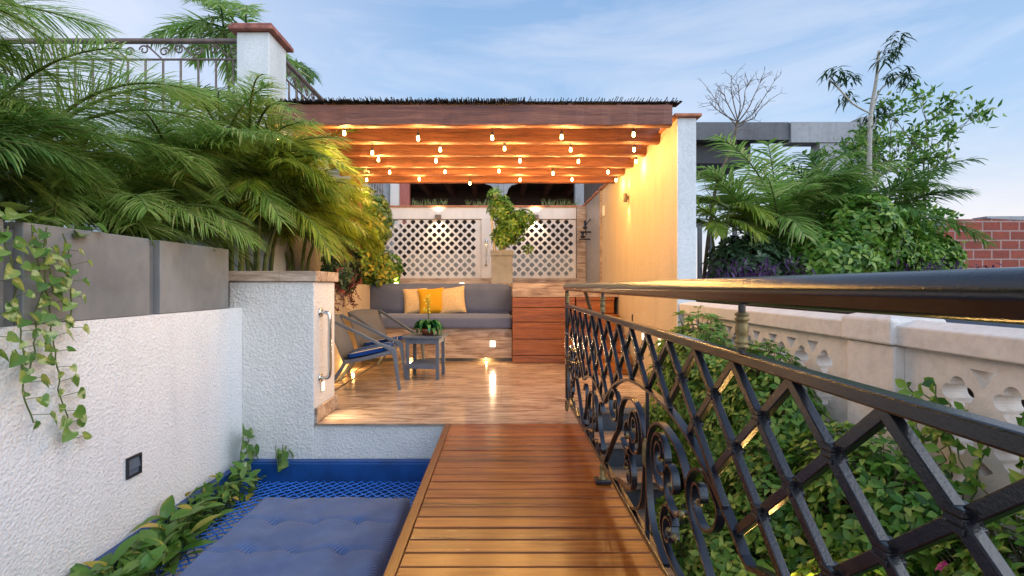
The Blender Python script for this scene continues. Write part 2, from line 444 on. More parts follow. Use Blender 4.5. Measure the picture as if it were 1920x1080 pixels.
def mosaicmat():
    m, t, b = base_mat('grey mosaic tiles', .35, 0, .4)
    v = coords(t, (1,1,1), (0, R(90), 0))
    br = t.nodes.new('ShaderNodeTexBrick'); br.inputs['Scale'].default_value = 1; br.inputs['Brick Width'].default_value = .06; br.inputs['Row Height'].default_value = .045
    br.inputs['Mortar Size'].default_value = .006
    br.inputs['Color1'].default_value = (.30,.28,.28,1); br.inputs['Color2'].default_value = (.20,.185,.19,1); br.inputs['Mortar'].default_value = (.42,.40,.38,1)
    t.links.new(v, br.inputs[0]); t.links.new(br.outputs[0], b.inputs['Base Color'])
    return m
M['mosaic'] = mosaicmat()

def lamp(name, typ, energy, color, loc, parent=None, size=.03, rot=None, spot=None, blend=.6):
    l = bpy.data.lights.new(name, typ); l.energy = energy; l.color = color
    if typ in ('POINT', 'SPOT'): l.shadow_soft_size = size
    if typ == 'SPOT': l.spot_size = spot; l.spot_blend = blend
    o = bpy.data.objects.new(name, l); col.objects.link(o); o.parent = parent
    o.location = Vector(loc) - (WL.get(parent, Vector((0,0,0))) if parent else Vector((0,0,0)))
    if rot is not None: o.rotation_euler = Vector(rot).to_track_quat('-Z', 'Y').to_euler()
    return o
WARM = (1, .55, .17)
WARM2 = (1, .72, .42)

# ------------------------------------------------------------------ GROUND AND TERRACE (structure)
struct(MB().box(-400, 400, -400, 400, -3.6, -3.4).build('ground', M['ground']))
f = MB(); f.box(-1.359, .6, 3.6, 4.05, -.014, 0); f.box(-1.98, .6, 4.0505, 9.0, -.014, 0); f.box(.6, 1.52, 4.08, 9.0, -.05, 0)
struct(f.build('terrace_floor', M['travertine'], pos=(0,0,0)))
struct(MB().box(-1.36, .6, 3.62, 6.4, -3.4, -.016).build('terrace_base', M['stucco_front']))
struct(MB().box(.6, 1.5, 4.1, 6.4, -3.4, -.052).build('terrace_base', M['concrete_dark']))
struct(MB().box(-4.5, -2.36, -1.2, 3.42, -3.4, 1.12).build('planting_bed', M['soil']))
struct(MB().box(-4.5, -1.99, 3.44, 9.4, -3.4, 1.0).build('planting_bed', M['soil']))
struct(MB().box(1.26, 1.56, -1.5, 4.3, -3.4, -.55).build('garden_bed', M['soil']))
struct(MB().box(1.84, 9.2, 3.0, 10.0, -3.4, .92).build('planting_bed', M['soil']))

# stairs down beside the bridge
st = thing('stairs', 'dark stone stairs going down between the wooden bridge and the hedge', 'stairs', (.95, 3.4, -1.2))
for i in range(8):
    y1 = 4.08 - .29*i; z1 = -.19*(i+1)
    MB().box(.62, 1.25, y1-.31, y1, z1-.05, z1).build('tread', M['travertine_m'], st, .004)
    MB().box(.62, 1.25, y1-.27, y1, z1-.25, z1-.052).build('riser', M['concrete_dark'], st)

# ------------------------------------------------------------------ LEFT WALL, PLANTERS
lw = thing('stucco_wall', 'long white rough stucco wall along the left beside the net, below the grey planters', 'wall', (-2.05, 1.2, -3.4))
MB().box(-2.3, -1.88, -1.2, 3.598, -3.4, .843).build('wall_body', M['stucco_white'], lw)
rl = thing('recessed_light', 'square dark recessed lamp set in the white wall low over the net', 'wall light', (-1.88, 2.53, .04))
g = MB()
for a in ((2.48,2.58,.03,.04),(2.48,2.58,.125,.135),(2.48,2.49,.04,.125),(2.57,2.58,.04,.125)): g.box(-1.879,-1.868,*a)
g.build('frame', M['black'], rl)
MB().add([(-1.8775,2.49,.04),(-1.8775,2.57,.04),(-1.876,2.57,.125),(-1.876,2.49,.125)], [(0,1,2,3)]).add([(-1.877,2.49,.125),(-1.869,2.49,.07),(-1.869,2.57,.07),(-1.877,2.57,.125)], [(0,1,2,3)]).build('louvre', M['slate_wood'], rl)
descr = ['grey cement planter box at the near end, cut off by the left edge',
         'grey cement planter box with pothos hanging over it, middle of the three',
         'grey cement planter box next to the stone capped pier']
for k, (y0, y1) in enumerate(((.95, 1.88), (1.955, 2.66), (2.74, 3.43))):
    pl = thing('planter_box', descr[k], 'planter', (-2.1, (y0+y1)/2, .843), group='cement planter boxes along the left wall')
    g = MB(); z0, z1 = .845, 1.252
    g.box(-1.93, -1.885, y0, y1, z0, z1); g.box(-2.34, -2.3, y0, y1, z0, z1)
    g.box(-2.3, -1.93, y0, y0+.04, z0, z1); g.box(-2.3, -1.93, y1-.04, y1, z0, z1)
    g.build('box', M['concrete'], pl, .004)
    MB().box(-2.3, -1.93, y0+.04, y1-.04, z0, z1-.05).build('soil', M['soil'], pl)
MB().box(-2.3, -1.90, -.6, .93, .845, 1.2).build('wall_filler', M['concrete_dark'], lw)
MB().box(-2.3, -1.915, 1.89, 1.945, .845, 1.22).build('wall_filler', M['concrete_dark'], lw)
MB().box(-2.3, -1.915, 2.67, 2.73, .845, 1.22).build('wall_filler', M['concrete_dark'], lw)

# pier with stone cap and grab handle
pr = thing('stucco_pier', 'white stucco pier with a stone cap at the left corner of the terrace', 'pier', (-1.6, 3.8, -3.4))
MB().box(-1.98, -1.36, 3.6, 4.05, -3.4, 1.03).build('pier_body', M['stucco_front'], pr, .01)
MB().box(-2.0, -1.335, 3.575, 4.07, 1.032, 1.108).build('cap', M['travertine_m'], pr, .006)
MB().box(-1.358, -1.338, 3.605, 4.06, .002, .11).build('skirting', M['travertine_m'], pr, .003)
def handle(name, label, base, axis_out, ln, off, r, grp=None):
    h = thing(name, label, 'grab handle', base)
    b = Vector(base); o_ = Vector(axis_out)
    pts = [b + o_*.004, b + o_*off*.6, b + o_*off + Vector((0,0,off*.45)), b + o_*off + Vector((0,0,ln*.5)), b + o_*off + Vector((0,0,ln-off*.45)), b + o_*off*.6 + Vector((0,0,ln)), b + o_*.004 + Vector((0,0,ln))]
    MB().tube(catmull(pts, 6), r, 12).build('grip', M['chrome'], h)
    for dz in (0, ln):
        g = MB(); ax = 'x' if abs(o_.x) > .5 else 'y'; s = o_.x if ax == 'x' else o_.y
        prof = [(0, .012*s), (r*2.0, .012*s), (r*2.4, .004*s), (r*2.4, .001*s)]
        g.lathe(prof, 16, b + Vector((0,0,dz)), True, ax); g.build('mounting_plate', M['chrome'], h)
    return h
handle('grab_handle', 'large steel grab handle upright on the inner side of the white pier', (-1.358, 3.72, .31), (1,0,0), .49, .07, .015)
sl = thing('step_light', 'small lit lamp in the pier below the steel handle', 'step light', (-1.358, 3.76, .2))
MB().box(-1.358, -1.35, 3.73, 3.79, .20, .28).build('frame', M['chrome'], sl)
MB().box(-1.35, -1.348, 3.737, 3.783, .207, .273).build('lens', M['lamp_lens'], sl)
lamp('step_light_lamp', 'SPOT', 9, WARM2, (-1.33, 3.76, .24), sl, .02, (.7, .12, -.55), R(130), .8)

# left inner wall of the terrace with the light slot in the floor
wl = thing('plaster_wall', 'cream plaster wall left of the sofa, under the hanging plants', 'wall', (-1.93, 6, 0))
MB().box(-1.985, -1.87, 4.05, 8.8, 0, 1.02).build('wall_body', M['plaster_cream'], wl)
dr = thing('floor_channel', 'narrow lit stone channel in the floor behind the two grey chairs', 'drain', (-1.7, 5.3, 0))
MB().box(-1.72, -1.712, 4.1, 6.5, .001, .006).build('rim', M['rail_brown'], dr)
MB().box(-1.60, -1.592, 4.1, 6.5, .001, .006).build('rim', M['rail_brown'], dr)
lamp('wall_foot_glow', 'POINT', 4.0, WARM, (-1.78, 5.9, .07), dr, .03)
lamp('wall_foot_glow', 'POINT', 2.5, WARM, (-1.78, 5.0, .07), dr, .03)

# ------------------------------------------------------------------ SOFA BENCH, CABINET, STEPS
sb = thing('sofa_bench', 'long built in stone bench with charcoal grey cushions at the back of the terrace', 'sofa', (-.85, 6.8, 0))
MB().box(-1.868, .14, 6.55, 7.2, .045, .43).build('stone_base', M['travertine_m'], sb, .004)
MB().box(-1.868, .14, 6.62, 7.2, 0, .044).build('plinth', M['concrete_dark'], sb)
def cushion(x0, x1, y0, y1, z0, z1, puff=.02):
    bm = bmesh.new(); nx, ny, nz = 28, 10, 8
    g = MB(); 
    def pt(u, v, w):
        x = x0+(x1-x0)*u; y = y0+(y1-y0)*v; z = z0+(z1-z0)*w
        return Vector((x, y, z))
    bmesh.ops.create_cube(bm, size=1)
    bmesh.ops.subdivide_edges(bm, edges=bm.edges[:], cuts=9, use_grid_fill=True)
    rg = random.Random(int(x0*100)+5)
    for v in bm.verts:
        if x1-x0 > 1 and .37 < abs(v.co.x) < .43: v.co.x = math.copysign(.487, v.co.x)
        c = v.co.copy()
        e = [abs(k*2) for k in c]
        for i in range(3):
            j, k = [q for q in range(3) if q != i]
            pj = 4 if [x1-x0, y1-y0, z1-z0][j] < .7 else 24; pk = 4 if [x1-x0, y1-y0, z1-z0][k] < .7 else 24
            fall = (1-e[j]**pj)*(1-e[k]**pk)
            c[i] += math.copysign(puff*fall/[x1-x0, y1-y0, z1-z0][i], c[i]) if e[i] > .99 else 0
        sz = [x1-x0, y1-y0, z1-z0]
        r_ = .035
        for i in range(3):   # soft corners
            j, k = [q for q in range(3) if q != i]
            if e[j] > .99 and e[k] > .99:
                c[j] -= math.copysign(r_*.45/sz[j], c[j]); c[k] -= math.copysign(r_*.45/sz[k], c[k])
        v.co = Vector(((x0+x1)/2+c.x*sz[0], (y0+y1)/2+c.y*sz[1], (z0+z1)/2+c.z*sz[2]))
    g.add([v.co for v in bm.verts], [[v.index for v in f_.verts] for f_ in bm.faces], True)
    bm.free(); return g
cushion(-1.86, .135, 6.5, 7.12, .432, .60, .015).build('seat_cushion', M['sofa'], sb)
cushion(-1.86, .135, 7.05, 7.2, .605, 1.015, .02).build('back_cushion', M['sofa'], sb)
led = thing('stone_ledge', 'pale stone ledge behind the sofa and wooden cabinet', 'ledge', (-.2, 8, 0))
MB().box(-1.868, 1.518, 7.2, 8.82, 0, 1.03).build('ledge_body', M['travertine_m'], led, .004)
MB().box(.145, 1.518, 6.42, 7.2, .855, 1.03).build('ledge_front', M['travertine_m'], led, .004)
MB().box(-1.868, 1.35, 8.82, 8.9, 1.03, 1.134).build('upstand', M['travertine_m'], led)
slt = thing('step_light', 'square lit lamp set in the stone base of the sofa', 'step light', (.0, 6.55, .2))
MB().box(-.155, -.075, 6.542, 6.549, .19, .28).build('frame', M['chrome'], slt)
MB().box(-.148, -.082, 6.538, 6.5425, .197, .273).build('lens', M['lamp_lens'], slt)
lamp('step_light_lamp', 'SPOT', 7, WARM2, (-.115, 6.52, .24), slt, .02, (0, -1, -.5), R(140), .8)
for x in (-.2, -1.2): lamp('bench_glow', 'POINT', 1.6, WARM, (x, 6.57, .02), sb, .01)
cb = thing('wooden_cabinet', 'red brown hardwood cabinet of wide boards between sofa and wooden steps', 'cabinet', (.5, 6.8, 0))
zs = [0, .06, .27, .475, .70, .83]
zs = [.0, .1, .31, .53, .72, .852]
for a, b_ in zip(zs, zs[1:]): MB().box(.145, .95, 6.4, 7.19, a+.006, b_-.004).build('board', M['cabinet'], cb, .003)
MB().box(.15, .945, 6.42, 7.185, .002, .85).build('carcass', M['dark_wood'], cb)
ws = thing('wooden_steps', 'hardwood steps climbing to the stone ledge, behind the iron railing', 'steps', (1.23, 6.6, 0))
for i in range(4):
    z = .213*(i+1); y0 = 5.55+.28*i
    MB().box(.965, 1.46, y0, 7.19, z-.035 if i < 3 else z-.035, z).build('step_board', M['cabinet'], ws, .003)
    MB().box(.97, 1.455, y0+.02, y0+.05, z-.205, z-.037).build('step_riser', M['cabinet'], ws)
MB().box(.97, 1.455, 5.62, 7.185, .002, .17).build('carcass', M['cabinet'], ws)
MB().box(.97, 1.455, 6.17, 7.184, .172, .6).build('carcass', M['cabinet'], ws)

def pillow(label, matn, loc, size, rot, fringe=False):
    t = thing('pillow', label, 'pillow', loc, group='pillows on the sofa')
    t.rotation_euler = rot
    g = MB(); n = 18
    for side in (1, -1):
        vs = []; fs = []
        for i in range(n+1):
            for j in range(n+1):
                u = -1+2*i/n; v = -1+2*j/n
                k = (1-u**2)*(1-v**2)
                th = max(k, 0)**.42*.075 + .002
                sx = 1-.07*(1-v*v)*abs(u); sz = 1-.07*(1-u*u)*abs(v)
                wob = .006*math.sin(u*5+loc[0]*9)*math.sin(v*4+2)
                vs.append((u*size/2*sx, -side*(th+wob*k), size/2 + v*size/2*sz))
        for i in range(n):
            for j in range(n):
                a = i*(n+1)+j; q = (a, a+n+1, a+n+2, a+1)
                fs.append(q if side > 0 else q[::-1])
        g.add(vs, fs, True)
    g.build('pillow_cover', M[matn], t, pos=(0,0,0))
    if fringe:
        rg = random.Random(3)
        for s_ in (-1, 1):
            g = MB()
            for i in range(26):
                z = size*i/25; x = s_*size/2*(1-.07*(1-(2*i/25-1)**2))
                g.tube([(x, 0, z), (x+s_*.008, rg.uniform(-.004,.004), z+rg.uniform(-.004,.004))], .002, 3)
            g.build('fringe', M[matn], t, pos=(0,0,0))
    return t
pillow('cream and mustard patterned pillow on the left, leaning on the sofa back', 'pillow_cream', (-1.17, 6.97, .607), .38, (R(-14), R(-5), R(6)), True)
pillow('plain mustard yellow pillow between two cream pillows', 'pillow_yellow', (-.955, 6.93, .607), .37, (R(-12), R(-4), R(14)))
pillow('cream patterned pillow on the right of the yellow pillow', 'pillow_cream', (-.68, 6.94, .607), .39, (R(-14), R(-7), R(-6)), True)

# ------------------------------------------------------------------ ARMCHAIRS AND TABLE
def armchair(label, loc, rz, group):
    t = thing('armchair', label, 'chair', loc, rz, group)
    Z = Vector((0,0,0)); k = 0
    def fb(pts, w, d, nm):
        """flat bar through (x, z) points at both sides"""
        for sy in (-1, 1):
            g = MB(); y0 = sy*.28
            p3 = catmull([Vector((p[0], 0, p[1])) for p in pts], 5)
            vs = []; fs = []; n = len(p3)
            for i in range(n):
                d3 = (p3[min(i+1,n-1)]-p3[max(i-1,0)]).normalized(); nn = Vector((-d3.z, 0, d3.x))
                ww = w if not callable(w) else w(i/(n-1))
                for a, b2 in ((-1,-1),(1,-1),(1,1),(-1,1)):
                    q = p3[i] + nn*ww/2*a; vs.append((q.x, y0 + b2*d/2, q.z))
            for i in range(n-1):
                for j in range(4):
                    a = i*4+j; b2 = i*4+(j+1)%4; fs.append((a, b2, b2+4, a+4))
            fs += [(3,2,1,0), ((n-1)*4, (n-1)*4+1, (n-1)*4+2, (n-1)*4+3)]
            g.add(vs, fs); g.build(nm, M['grey_frame'], t, .004, pos=(0,0,0))
    fb([(-.30,.69),(-.06,.575),(.17,.455),(.29,.40),(.335,.35),(.36,.17),(.385,0)], lambda u: .028+.022*max(0,1-abs(u-.62)*4), .034, 'arm_and_leg')
    fb([(-.12,.29),(-.175,.19),(-.31,0)], .034, .034, 'rear_leg')
    fb([(-.14,.27),(.05,.305),(.30,.365)], .036, .03, 'seat_rail')
    g = MB(); g.box(.27,.30,-.265,.265,.335,.365); g.build('front_rail', M['grey_frame'], t, .004, pos=(0,0,0))
    g = MB(); g.box(-.15,-.12,-.265,.265,.25,.275); g.build('rear_rail', M['grey_frame'], t, .004, pos=(0,0,0))
    # curved sling back
    vs = []; fs = []; n = 14
    for j, (x, z) in enumerate(((-.135,.27),(-.19,.42),(-.25,.57),(-.30,.695))):
        for i in range(n+1):
            v = -1+2*i/n; vs.append((x - .05*(1-v*v)*(1 if j else .4), v*.285, z + (.02*(1-v*v) if j == 3 else 0)))
    for j in range(3):
        for i in range(n):
            a = j*(n+1)+i; fs.append((a, a+1, a+n+2, a+n+1))
    o = MB().add(vs, fs, True).build('back_sling', M['sling'], t, pos=(0,0,0))
    sm = o.modifiers.new('solid', 'SOLIDIFY'); sm.thickness = .012
    vs = []; fs = []
    for j in range(8):
        x = -.12+.4*j/7; z = .282+.088*j/7-.02*math.sin(PI*j/7)
        for i in range(9): vs.append((x, -.27+.54*i/8, z))
    for j in range(7):
        for i in range(8): a = j*9+i; fs.append((a, a+1, a+10, a+9))
    o = MB().add(vs, fs, True).build('seat_sling', M['sling'], t, pos=(0,0,0))
    sm = o.modifiers.new('solid', 'SOLIDIFY'); sm.thickness = .008
    g = cushion(-.125, .27, -.255, .255, -.022, .026, .006)
    g.v = [Vector((p.x, p.y, p.z + .340 + .20*p.x)) for p in g.v]
    g.build('seat_cushion', M['striped'], t, pos=(0,0,0))
    return t
armchair('grey armchair with a striped blue cushion nearest the white pier, in front of its twin', (-1.385, 5.015, 0), R(5), 'grey armchairs with blue cushions')
armchair('grey armchair with a striped blue cushion farther back, between its twin and the sofa', (-1.39, 5.90, 0), R(-24), 'grey armchairs with blue cushions')

tb = thing('side_table', 'small grey slatted side table with a lower shelf under the potted plant', 'table', (-.83, 5.45, 0), R(-4))
for i in range(5):
    y = -.2+.082*i
    MB().box(-.215, .215, y, y+.074, .44, .462).build('top_slat', M['slate_wood'], tb, .003, pos=(0,0,0))
for x in (-.18, .145):
    for y in (-.18, .145): MB().box(x, x+.036, y, y+.036, 0, .439).build('leg', M['slate_wood'], tb, .003, pos=(0,0,0))
g = MB(); g.box(-.144,.145,-.175,-.155,.385,.438); g.box(-.144,.145,.155,.175,.385,.438)
g.box(-.175,-.155,-.144,.145,.385,.438); g.box(.155,.175,-.144,.145,.385,.438); g.build('apron', M['slate_wood'], tb, pos=(0,0,0))
g = MB(); g.box(-.143,.144,-.2,-.18,.12,.17); 
for i in range(4): g.box(-.142,.143,-.175+.089*i,-.175+.089*i+.08,.152,.17)
g.build('lower_shelf', M['slate_wood'], tb, .002, pos=(0,0,0))

pt = thing('potted_plant', 'strap leaved plant with a yellow flower spike in a brown bowl on the side table', 'potted plant', (-.80, 5.42, .463))
c0 = Vector((-.80, 5.42, .463))
MB().lathe([(0,0),(.045,0),(.075,.03),(.085,.07),(.08,.072),(.07,.055),(0,.05)], 20, c0).build('bowl', M['pot_brown'], pt)
g = MB(); rg = random.Random(4)
for i in range(54):
    a = rg.uniform(0, 2*PI); r_ = rg.uniform(.12, .19); h_ = rg.uniform(.04, .15); w = rg.uniform(.016, .027)
    d = Vector((math.cos(a), math.sin(a), 0)); sd = Vector((-d.y, d.x, 0))
    pth = bez((0,0,.05), (d.x*.05,d.y*.05,.05+h_*1.2), (d.x*r_,d.y*r_,.06+h_), (d.x*r_*.95,d.y*r_*.95, rg.uniform(-.0,.05)), 8)
    vs = []
    for j, q in enumerate(pth):
        ww = w*(math.sin(PI*min(.98,(j+1)/9.5))+.1); q = Vector(q)+c0
        vs += [q - sd*ww, q + Vector((0,0,-ww*.5)), q + sd*ww]
    fs = []
    for j in range(8): fs += [(j*3, j*3+1, j*3+4, j*3+3), (j*3+1, j*3+2, j*3+5, j*3+4)]
    g.add(vs, fs, True)
g.build('leaves', M['deep_gloss'], pt)
g = MB()
for k in range(2):
    tip = c0+Vector((-.01+.02*k, -.01, .43-.05*k)); g.tube(bez(tuple(c0+Vector((0,0,.06))), tuple(c0+Vector((.01,0,.2))), tuple(tip-Vector((0,0,.1))), tuple(tip), 8), .004, 5)
g.build('flower_stalk', M['stem'], pt)
g = MB()
for i in range(42):
    p = c0+Vector((rg.uniform(-.035,.03), rg.uniform(-.03,.03), rg.uniform(.24,.44))); g.leaf(p, rnd_dir(rg), rnd_dir(rg), .026, .02, .3)
g.build('flower', M['flower_y'], pt)

# ------------------------------------------------------------------ RIGHT WALL
rw = thing('plaster_wall', 'tall yellow lit cream plaster wall carrying the right end of the pergola', 'wall', (1.6, 5.8, -3.4))
MB().box(1.522, 1.68, 4.302, 9.0, -3.4, 2.45).build('wall_body', M['plaster_cream'], rw)
MB().box(1.52, 1.682, 4.28, 4.30, -3.4, 2.45).build('wall_end', M['plaster_pale'], rw, .004)
g = MB(); rg = random.Random(8)
y = 4.24
while y < 9.0:
    x0 = 1.49+rg.uniform(-.012,.012); vs = []
    g.box(x0, 1.71+rg.uniform(-.01,.01), y, y+.19, 2.452, 2.484+rg.uniform(-.006,.008)); y += .195
g.build('coping', M['terracotta'], rw, .008)
MB().box(1.505, 1.521, 4.1, 6.3, .001, .10).build('skirting', M['travertine_m'], rw, .003)
tl = thing('mosaic_panel', 'grey mosaic tiled stretch of side wall at the far right of the terrace', 'wall panel', (1.5, 8.2, 1.03))
MB().box(1.505, 1.521, 7.62, 8.8, 1.035, 2.44).build('tiles', M['mosaic'], tl)
MB().box(1.498, 1.521, 7.5, 7.615, 1.035, 2.44).build('border', M['travertine_m'], tl)
# small things on the wall
sc = thing('wall_sconce', 'small brown up and down wall lamp on the yellow lit wall', 'wall lamp', (1.49, 5.91, 2.0))
MB().lathe([(0,-.05),(.022,-.05),(.024,-.046),(.024,.046),(.022,.05),(0,.05)], 16, (1.478, 5.91, 2.05)).build('body', M['rail_brown'], sc)
MB().box(1.49, 1.521, 5.895, 5.925, 2.03, 2.07).build('bracket', M['rail_brown'], sc)
lamp('sconce_up', 'SPOT', 8, WARM, (1.482, 5.91, 2.11), sc, .01, (.10, 0, 1), R(60), .5)
lamp('sconce_down', 'SPOT', 8, WARM, (1.482, 5.91, 1.99), sc, .01, (.10, 0, -1), R(60), .5)
b_ = thing('switch_box', 'small white switch box high on the wall beside the mosaic', 'switch box', (1.5, 7.3, 2.0))
MB().box(1.495, 1.521, 7.28, 7.37, 2.03, 2.18).build('cover', M['white_plastic'], b_, .006)
for k, (yy, zz, n_) in enumerate(((6.05,.93,'small black slot socket on the right wall above the railing'),(5.75,.62,'small lower black socket on the right wall behind the iron lattice'))):
    s_ = thing('wall_socket', n_, 'socket', (1.52, yy, zz)); MB().box(1.515,1.5215,yy-.02,yy+.02,zz-.05,zz+.05).build('plate', M['black'], s_, .002)
for k, (yy, n_) in enumerate(((5.3,'small lit lamp low on the right wall, the farther of two seen through the lattice'),(4.75,'small lit lamp low on the right wall, the nearer of two seen through the lattice'))):
    s_ = thing('step_light', n_, 'step light', (1.52, yy, .3)); MB().box(1.513,1.5215,yy-.035,yy+.035,.42,.5).build('frame', M['chrome'], s_, .002)
    MB().box(1.511,1.5128,yy-.028,yy+.028,.427,.493).build('lens', M['lamp_lens'], s_)
    lamp('step_light_lamp', 'SPOT', 5, WARM2, (1.49, yy, .46), s_, .02, (-1, 0, -.6), R(130), .8)
ir = thing('wall_ornament', 'dark iron candle ornament hanging on the far right mosaic wall', 'ornament', (1.45, 8.3, 1.9))
g = MB()
g.tube([(1.49,8.3,2.12),(1.40,8.3,2.0),(1.42,8.3,1.85)], .012, 6); g.tube([(1.32,8.3,1.9),(1.5,8.3,1.9)], .014, 6); g.tube([(1.30,8.3,1.78),(1.49,8.3,1.78)], .012, 6)
g.lathe([(0,0),(.03,0),(.045,.03),(.02,.05),(.02,.14),(0,.14)], 10, (1.40,8.3,1.95)); g.lathe([(0,0),(.03,0),(.05,.03),(.02,.05),(.02,.1),(0,.1)], 10, (1.36,8.3,1.80))
g.build('iron_body', M['iron'], ir)

# ------------------------------------------------------------------ LATTICE WALL AT THE BACK
def holed(name, outer, holes, thick, mat, parent, mtx):
    cu = bpy.data.curves.new(name, 'CURVE'); cu.dimensions = '2D'; cu.fill_mode = 'BOTH'; cu.extrude = thick/2
    for ring in [outer] + holes:
        s = cu.splines.new('POLY'); s.points.add(len(ring)-1)
        for i, p in enumerate(ring): s.points[i].co = (p[0], p[1], 0, 1)
        s.use_cyclic_u = True
    tmp = bpy.data.objects.new('tmp', cu); col.objects.link(tmp)
    dg = bpy.context.evaluated_depsgraph_get()
    me = bpy.data.meshes.new_from_object(tmp.evaluated_get(dg))
    bpy.data.objects.remove(tmp)
    off = WL.get(parent, Vector((0,0,0)))
    me.transform(Matrix.Translation(-off) @ mtx); me.materials.clear(); me.materials.append(mat)
    for p in me.polygons: p.use_smooth = False
    o = bpy.data.objects.new(name, me); col.objects.link(o); o.parent = parent; WL[o] = off
    return o
TOFRONT = Matrix.Rotation(R(90), 4, 'X')        # local xy -> world xz
yw = 8.9
lt = thing('lattice_wall', 'ivory screen wall with two pierced lattice panels behind the sofa', 'wall', (-.3, yw, 1.13))
z0, z1 = 1.136, 2.41
x_l, x_r = -2.3, 1.345
pA = (-2.25, -.42); pB = (.2, 1.30)       # lattice panels
za, zb = 1.2, 2.13
g = MB(); g.box(x_l, x_r, yw, yw+.10, 2.2, z1); g.box(-.36, .14, yw, yw+.10, z0, 2.198)
g.build('frame', M['plaster_smooth'], lt, .003)
MB().box(x_l, x_r+.16, yw-.03, yw+.13, 2.412, 2.44).build('coping', M['terracotta'], lt, .006)
for pn, (a, b2) in enumerate((pA, pB)):
    outer = [(a-.03 if pn == 0 else a-.055, z0), (b2+.055 if pn == 0 else b2+.04, z0), (b2+.055 if pn == 0 else b2+.04, 2.19), (a-.03 if pn == 0 else a-.055, 2.19)]
    holes = []; s = .0775; r_ = .049
    i = 0; zc = za + .02
    row = 0
    while zc < zb + .03:
        xc = a + .04 + (s if row % 2 else 0)
        while xc < b2 - .03:
            h = []
            for k in range(8):
                an = PI/2*(k//2) + (0 if k % 2 == 0 else PI/4)
                rr = r_ if k % 2 == 0 else r_*.80
                h.append((xc + math.cos(an)*rr*1.0, zc + math.sin(an)*rr))
            if pn == 0 or xc > a: holes.append(h)
            xc += 2*s
        zc += s; row += 1
    holed('lattice_panel', outer, holes, .04, M['plaster_smooth'], lt, Matrix.Translation((0, yw+.045, 0)) @ TOFRONT)
MB().box(1.35, 1.50, yw-.1, yw+.1, 1.03, 2.41).build('stone_pilaster', M['travertine_m'], lt)
handle('door_pull', 'slim brass coloured pull handle on the ivory wall beside the planter', (-.27, yw-.001, 1.38), (0,-1,0), .43, .06, .012)
for k, (px, w) in enumerate(((822,'left lattice panel'),(1004,'right lattice panel'))):
    x = (px-940)/F*yw
    s_ = thing('wall_sconce', 'small square up lit wall lamp above the ' + w, 'wall lamp', (x, yw-.05, 2.2))
    MB().box(x-.05, x+.05, yw-.07, yw-.002, 2.20, 2.27).build('body', M['rail_brown'], s_, .003)
    lamp('sconce_up', 'SPOT', 7, WARM2, (x, yw-.10, 2.29), s_, .02, (0, .3, 1), R(110), 1)
    lamp('sconce_down', 'SPOT', 10, WARM2, (x, yw-.09, 2.19), s_, .02, (0, .45, -1), R(110), .8)
for k, (x, w) in enumerate(((-1.55,'left end of the ledge by the croton hedge'),(-.58,'ledge behind the yellow pillow'))):
    s_ = thing('ledge_light', 'tiny lit lamp on the ' + w, 'lamp', (x, 7.3, 1.03))
    MB().lathe([(0,.0),(.035,0),(.035,.014),(0,.016)], 12, (x, 7.3, 1.03)).build('housing', M['lamp_lens'], s_)
    lamp('ledge_lamp', 'POINT', 1.5, WARM2, (x, 7.3, 1.09), s_, .02)
# planter with a climbing shrub
pp = thing('planter', 'square rough grey stone planter in front of the ivory lattice wall', 'planter', (.01, 7.6, 1.03))
g = MB(); g.box(-.15,.17,7.45,7.77,1.032,1.45); g.box(-.163,.183,7.437,7.783,1.452,1.535)
g.build('box', M['planter_stone'], pp, .006)

# ------------------------------------------------------------------ HOUSE BEHIND
hb = thing('back_building', 'dark timber ceilinged veranda seen between the pergola and the lattice wall', 'building', (0, 11, -3.4))
Y = 10.4
def X_(px, D=Y): return (px-940)/F*D
MB().box(X_(600), X_(733), Y, Y+.3, -3.4, 4.2).build('stone_wall', M['far_concrete'], hb)
MB().box(X_(733), X_(748), Y-.06, Y+.24, 2.2, 4.2).build('pillar', M['plaster_smooth'], hb)
MB().box(X_(749), X_(766), Y+.05, Y+.2, 2.3, 4.2).build('door_frame', M['door_red'], hb)
MB().box(X_(935), X_(944), Y-.05, Y+.05, 1, 4.2).build('pillar', M['far_concrete'], hb)
MB().box(X_(1078), X_(1094), Y-.06, Y+.14, 1, 4.2).build('pillar', M['far_concrete'], hb)
MB().box(X_(1096), X_(1160), Y+.3, Y+.5, 1, 4.2).build('side_wall', M['dark_wood'], hb)
g = MB()
for cx in (939.5,):
    for s_ in (-1, 1):
        pr_ = [(0,0),(.30,0),(.27,-.07),(.16,-.10),(.10,-.16),(.06,-.28),(0,-.30)]
        vs = [(X_(cx)+s_*(.055+p[0]), Y-.03, 3.2+p[1]) for p in pr_]+[(X_(cx)+s_*(.055+p[0]), Y+.05, 3.2+p[1]) for p in pr_]
        n = len(pr_); g.add(vs, [list(range(n)), list(range(2*n-1, n-1, -1))]+[(i,(i+1)%n,(i+1)%n+n,i+n) for i in range(n)])
g.build('bracket', M['far_concrete'], hb)
MB().box(-3, 3, Y+3.2, Y+3.3, -3.4, 4).build('rear_wall', M['dark_wood'], hb)
MB().box(-3, 3, Y+.5, Y+3.19, 3.6, 3.7).build('ceiling', M['dark_wood'], hb)
g = MB()
for i in range(9): g.box(-2.6+i*.62, -2.48+i*.62, Y+.4, Y+3.18, 3.42, 3.598)
g.build('rafters', M['adze'], hb)
MB().box(-2.2, 1.7, Y+1.2, Y+1.3, -3.4, 1.75).build('low_wall', M['plaster_cream'], hb)
MB().box(-3.4, 3, Y, Y+3.3, 3.75, 4.3).build('roof', M['far_concrete'], hb)
for k, px in enumerate((775, 935, 1070)):
    pass
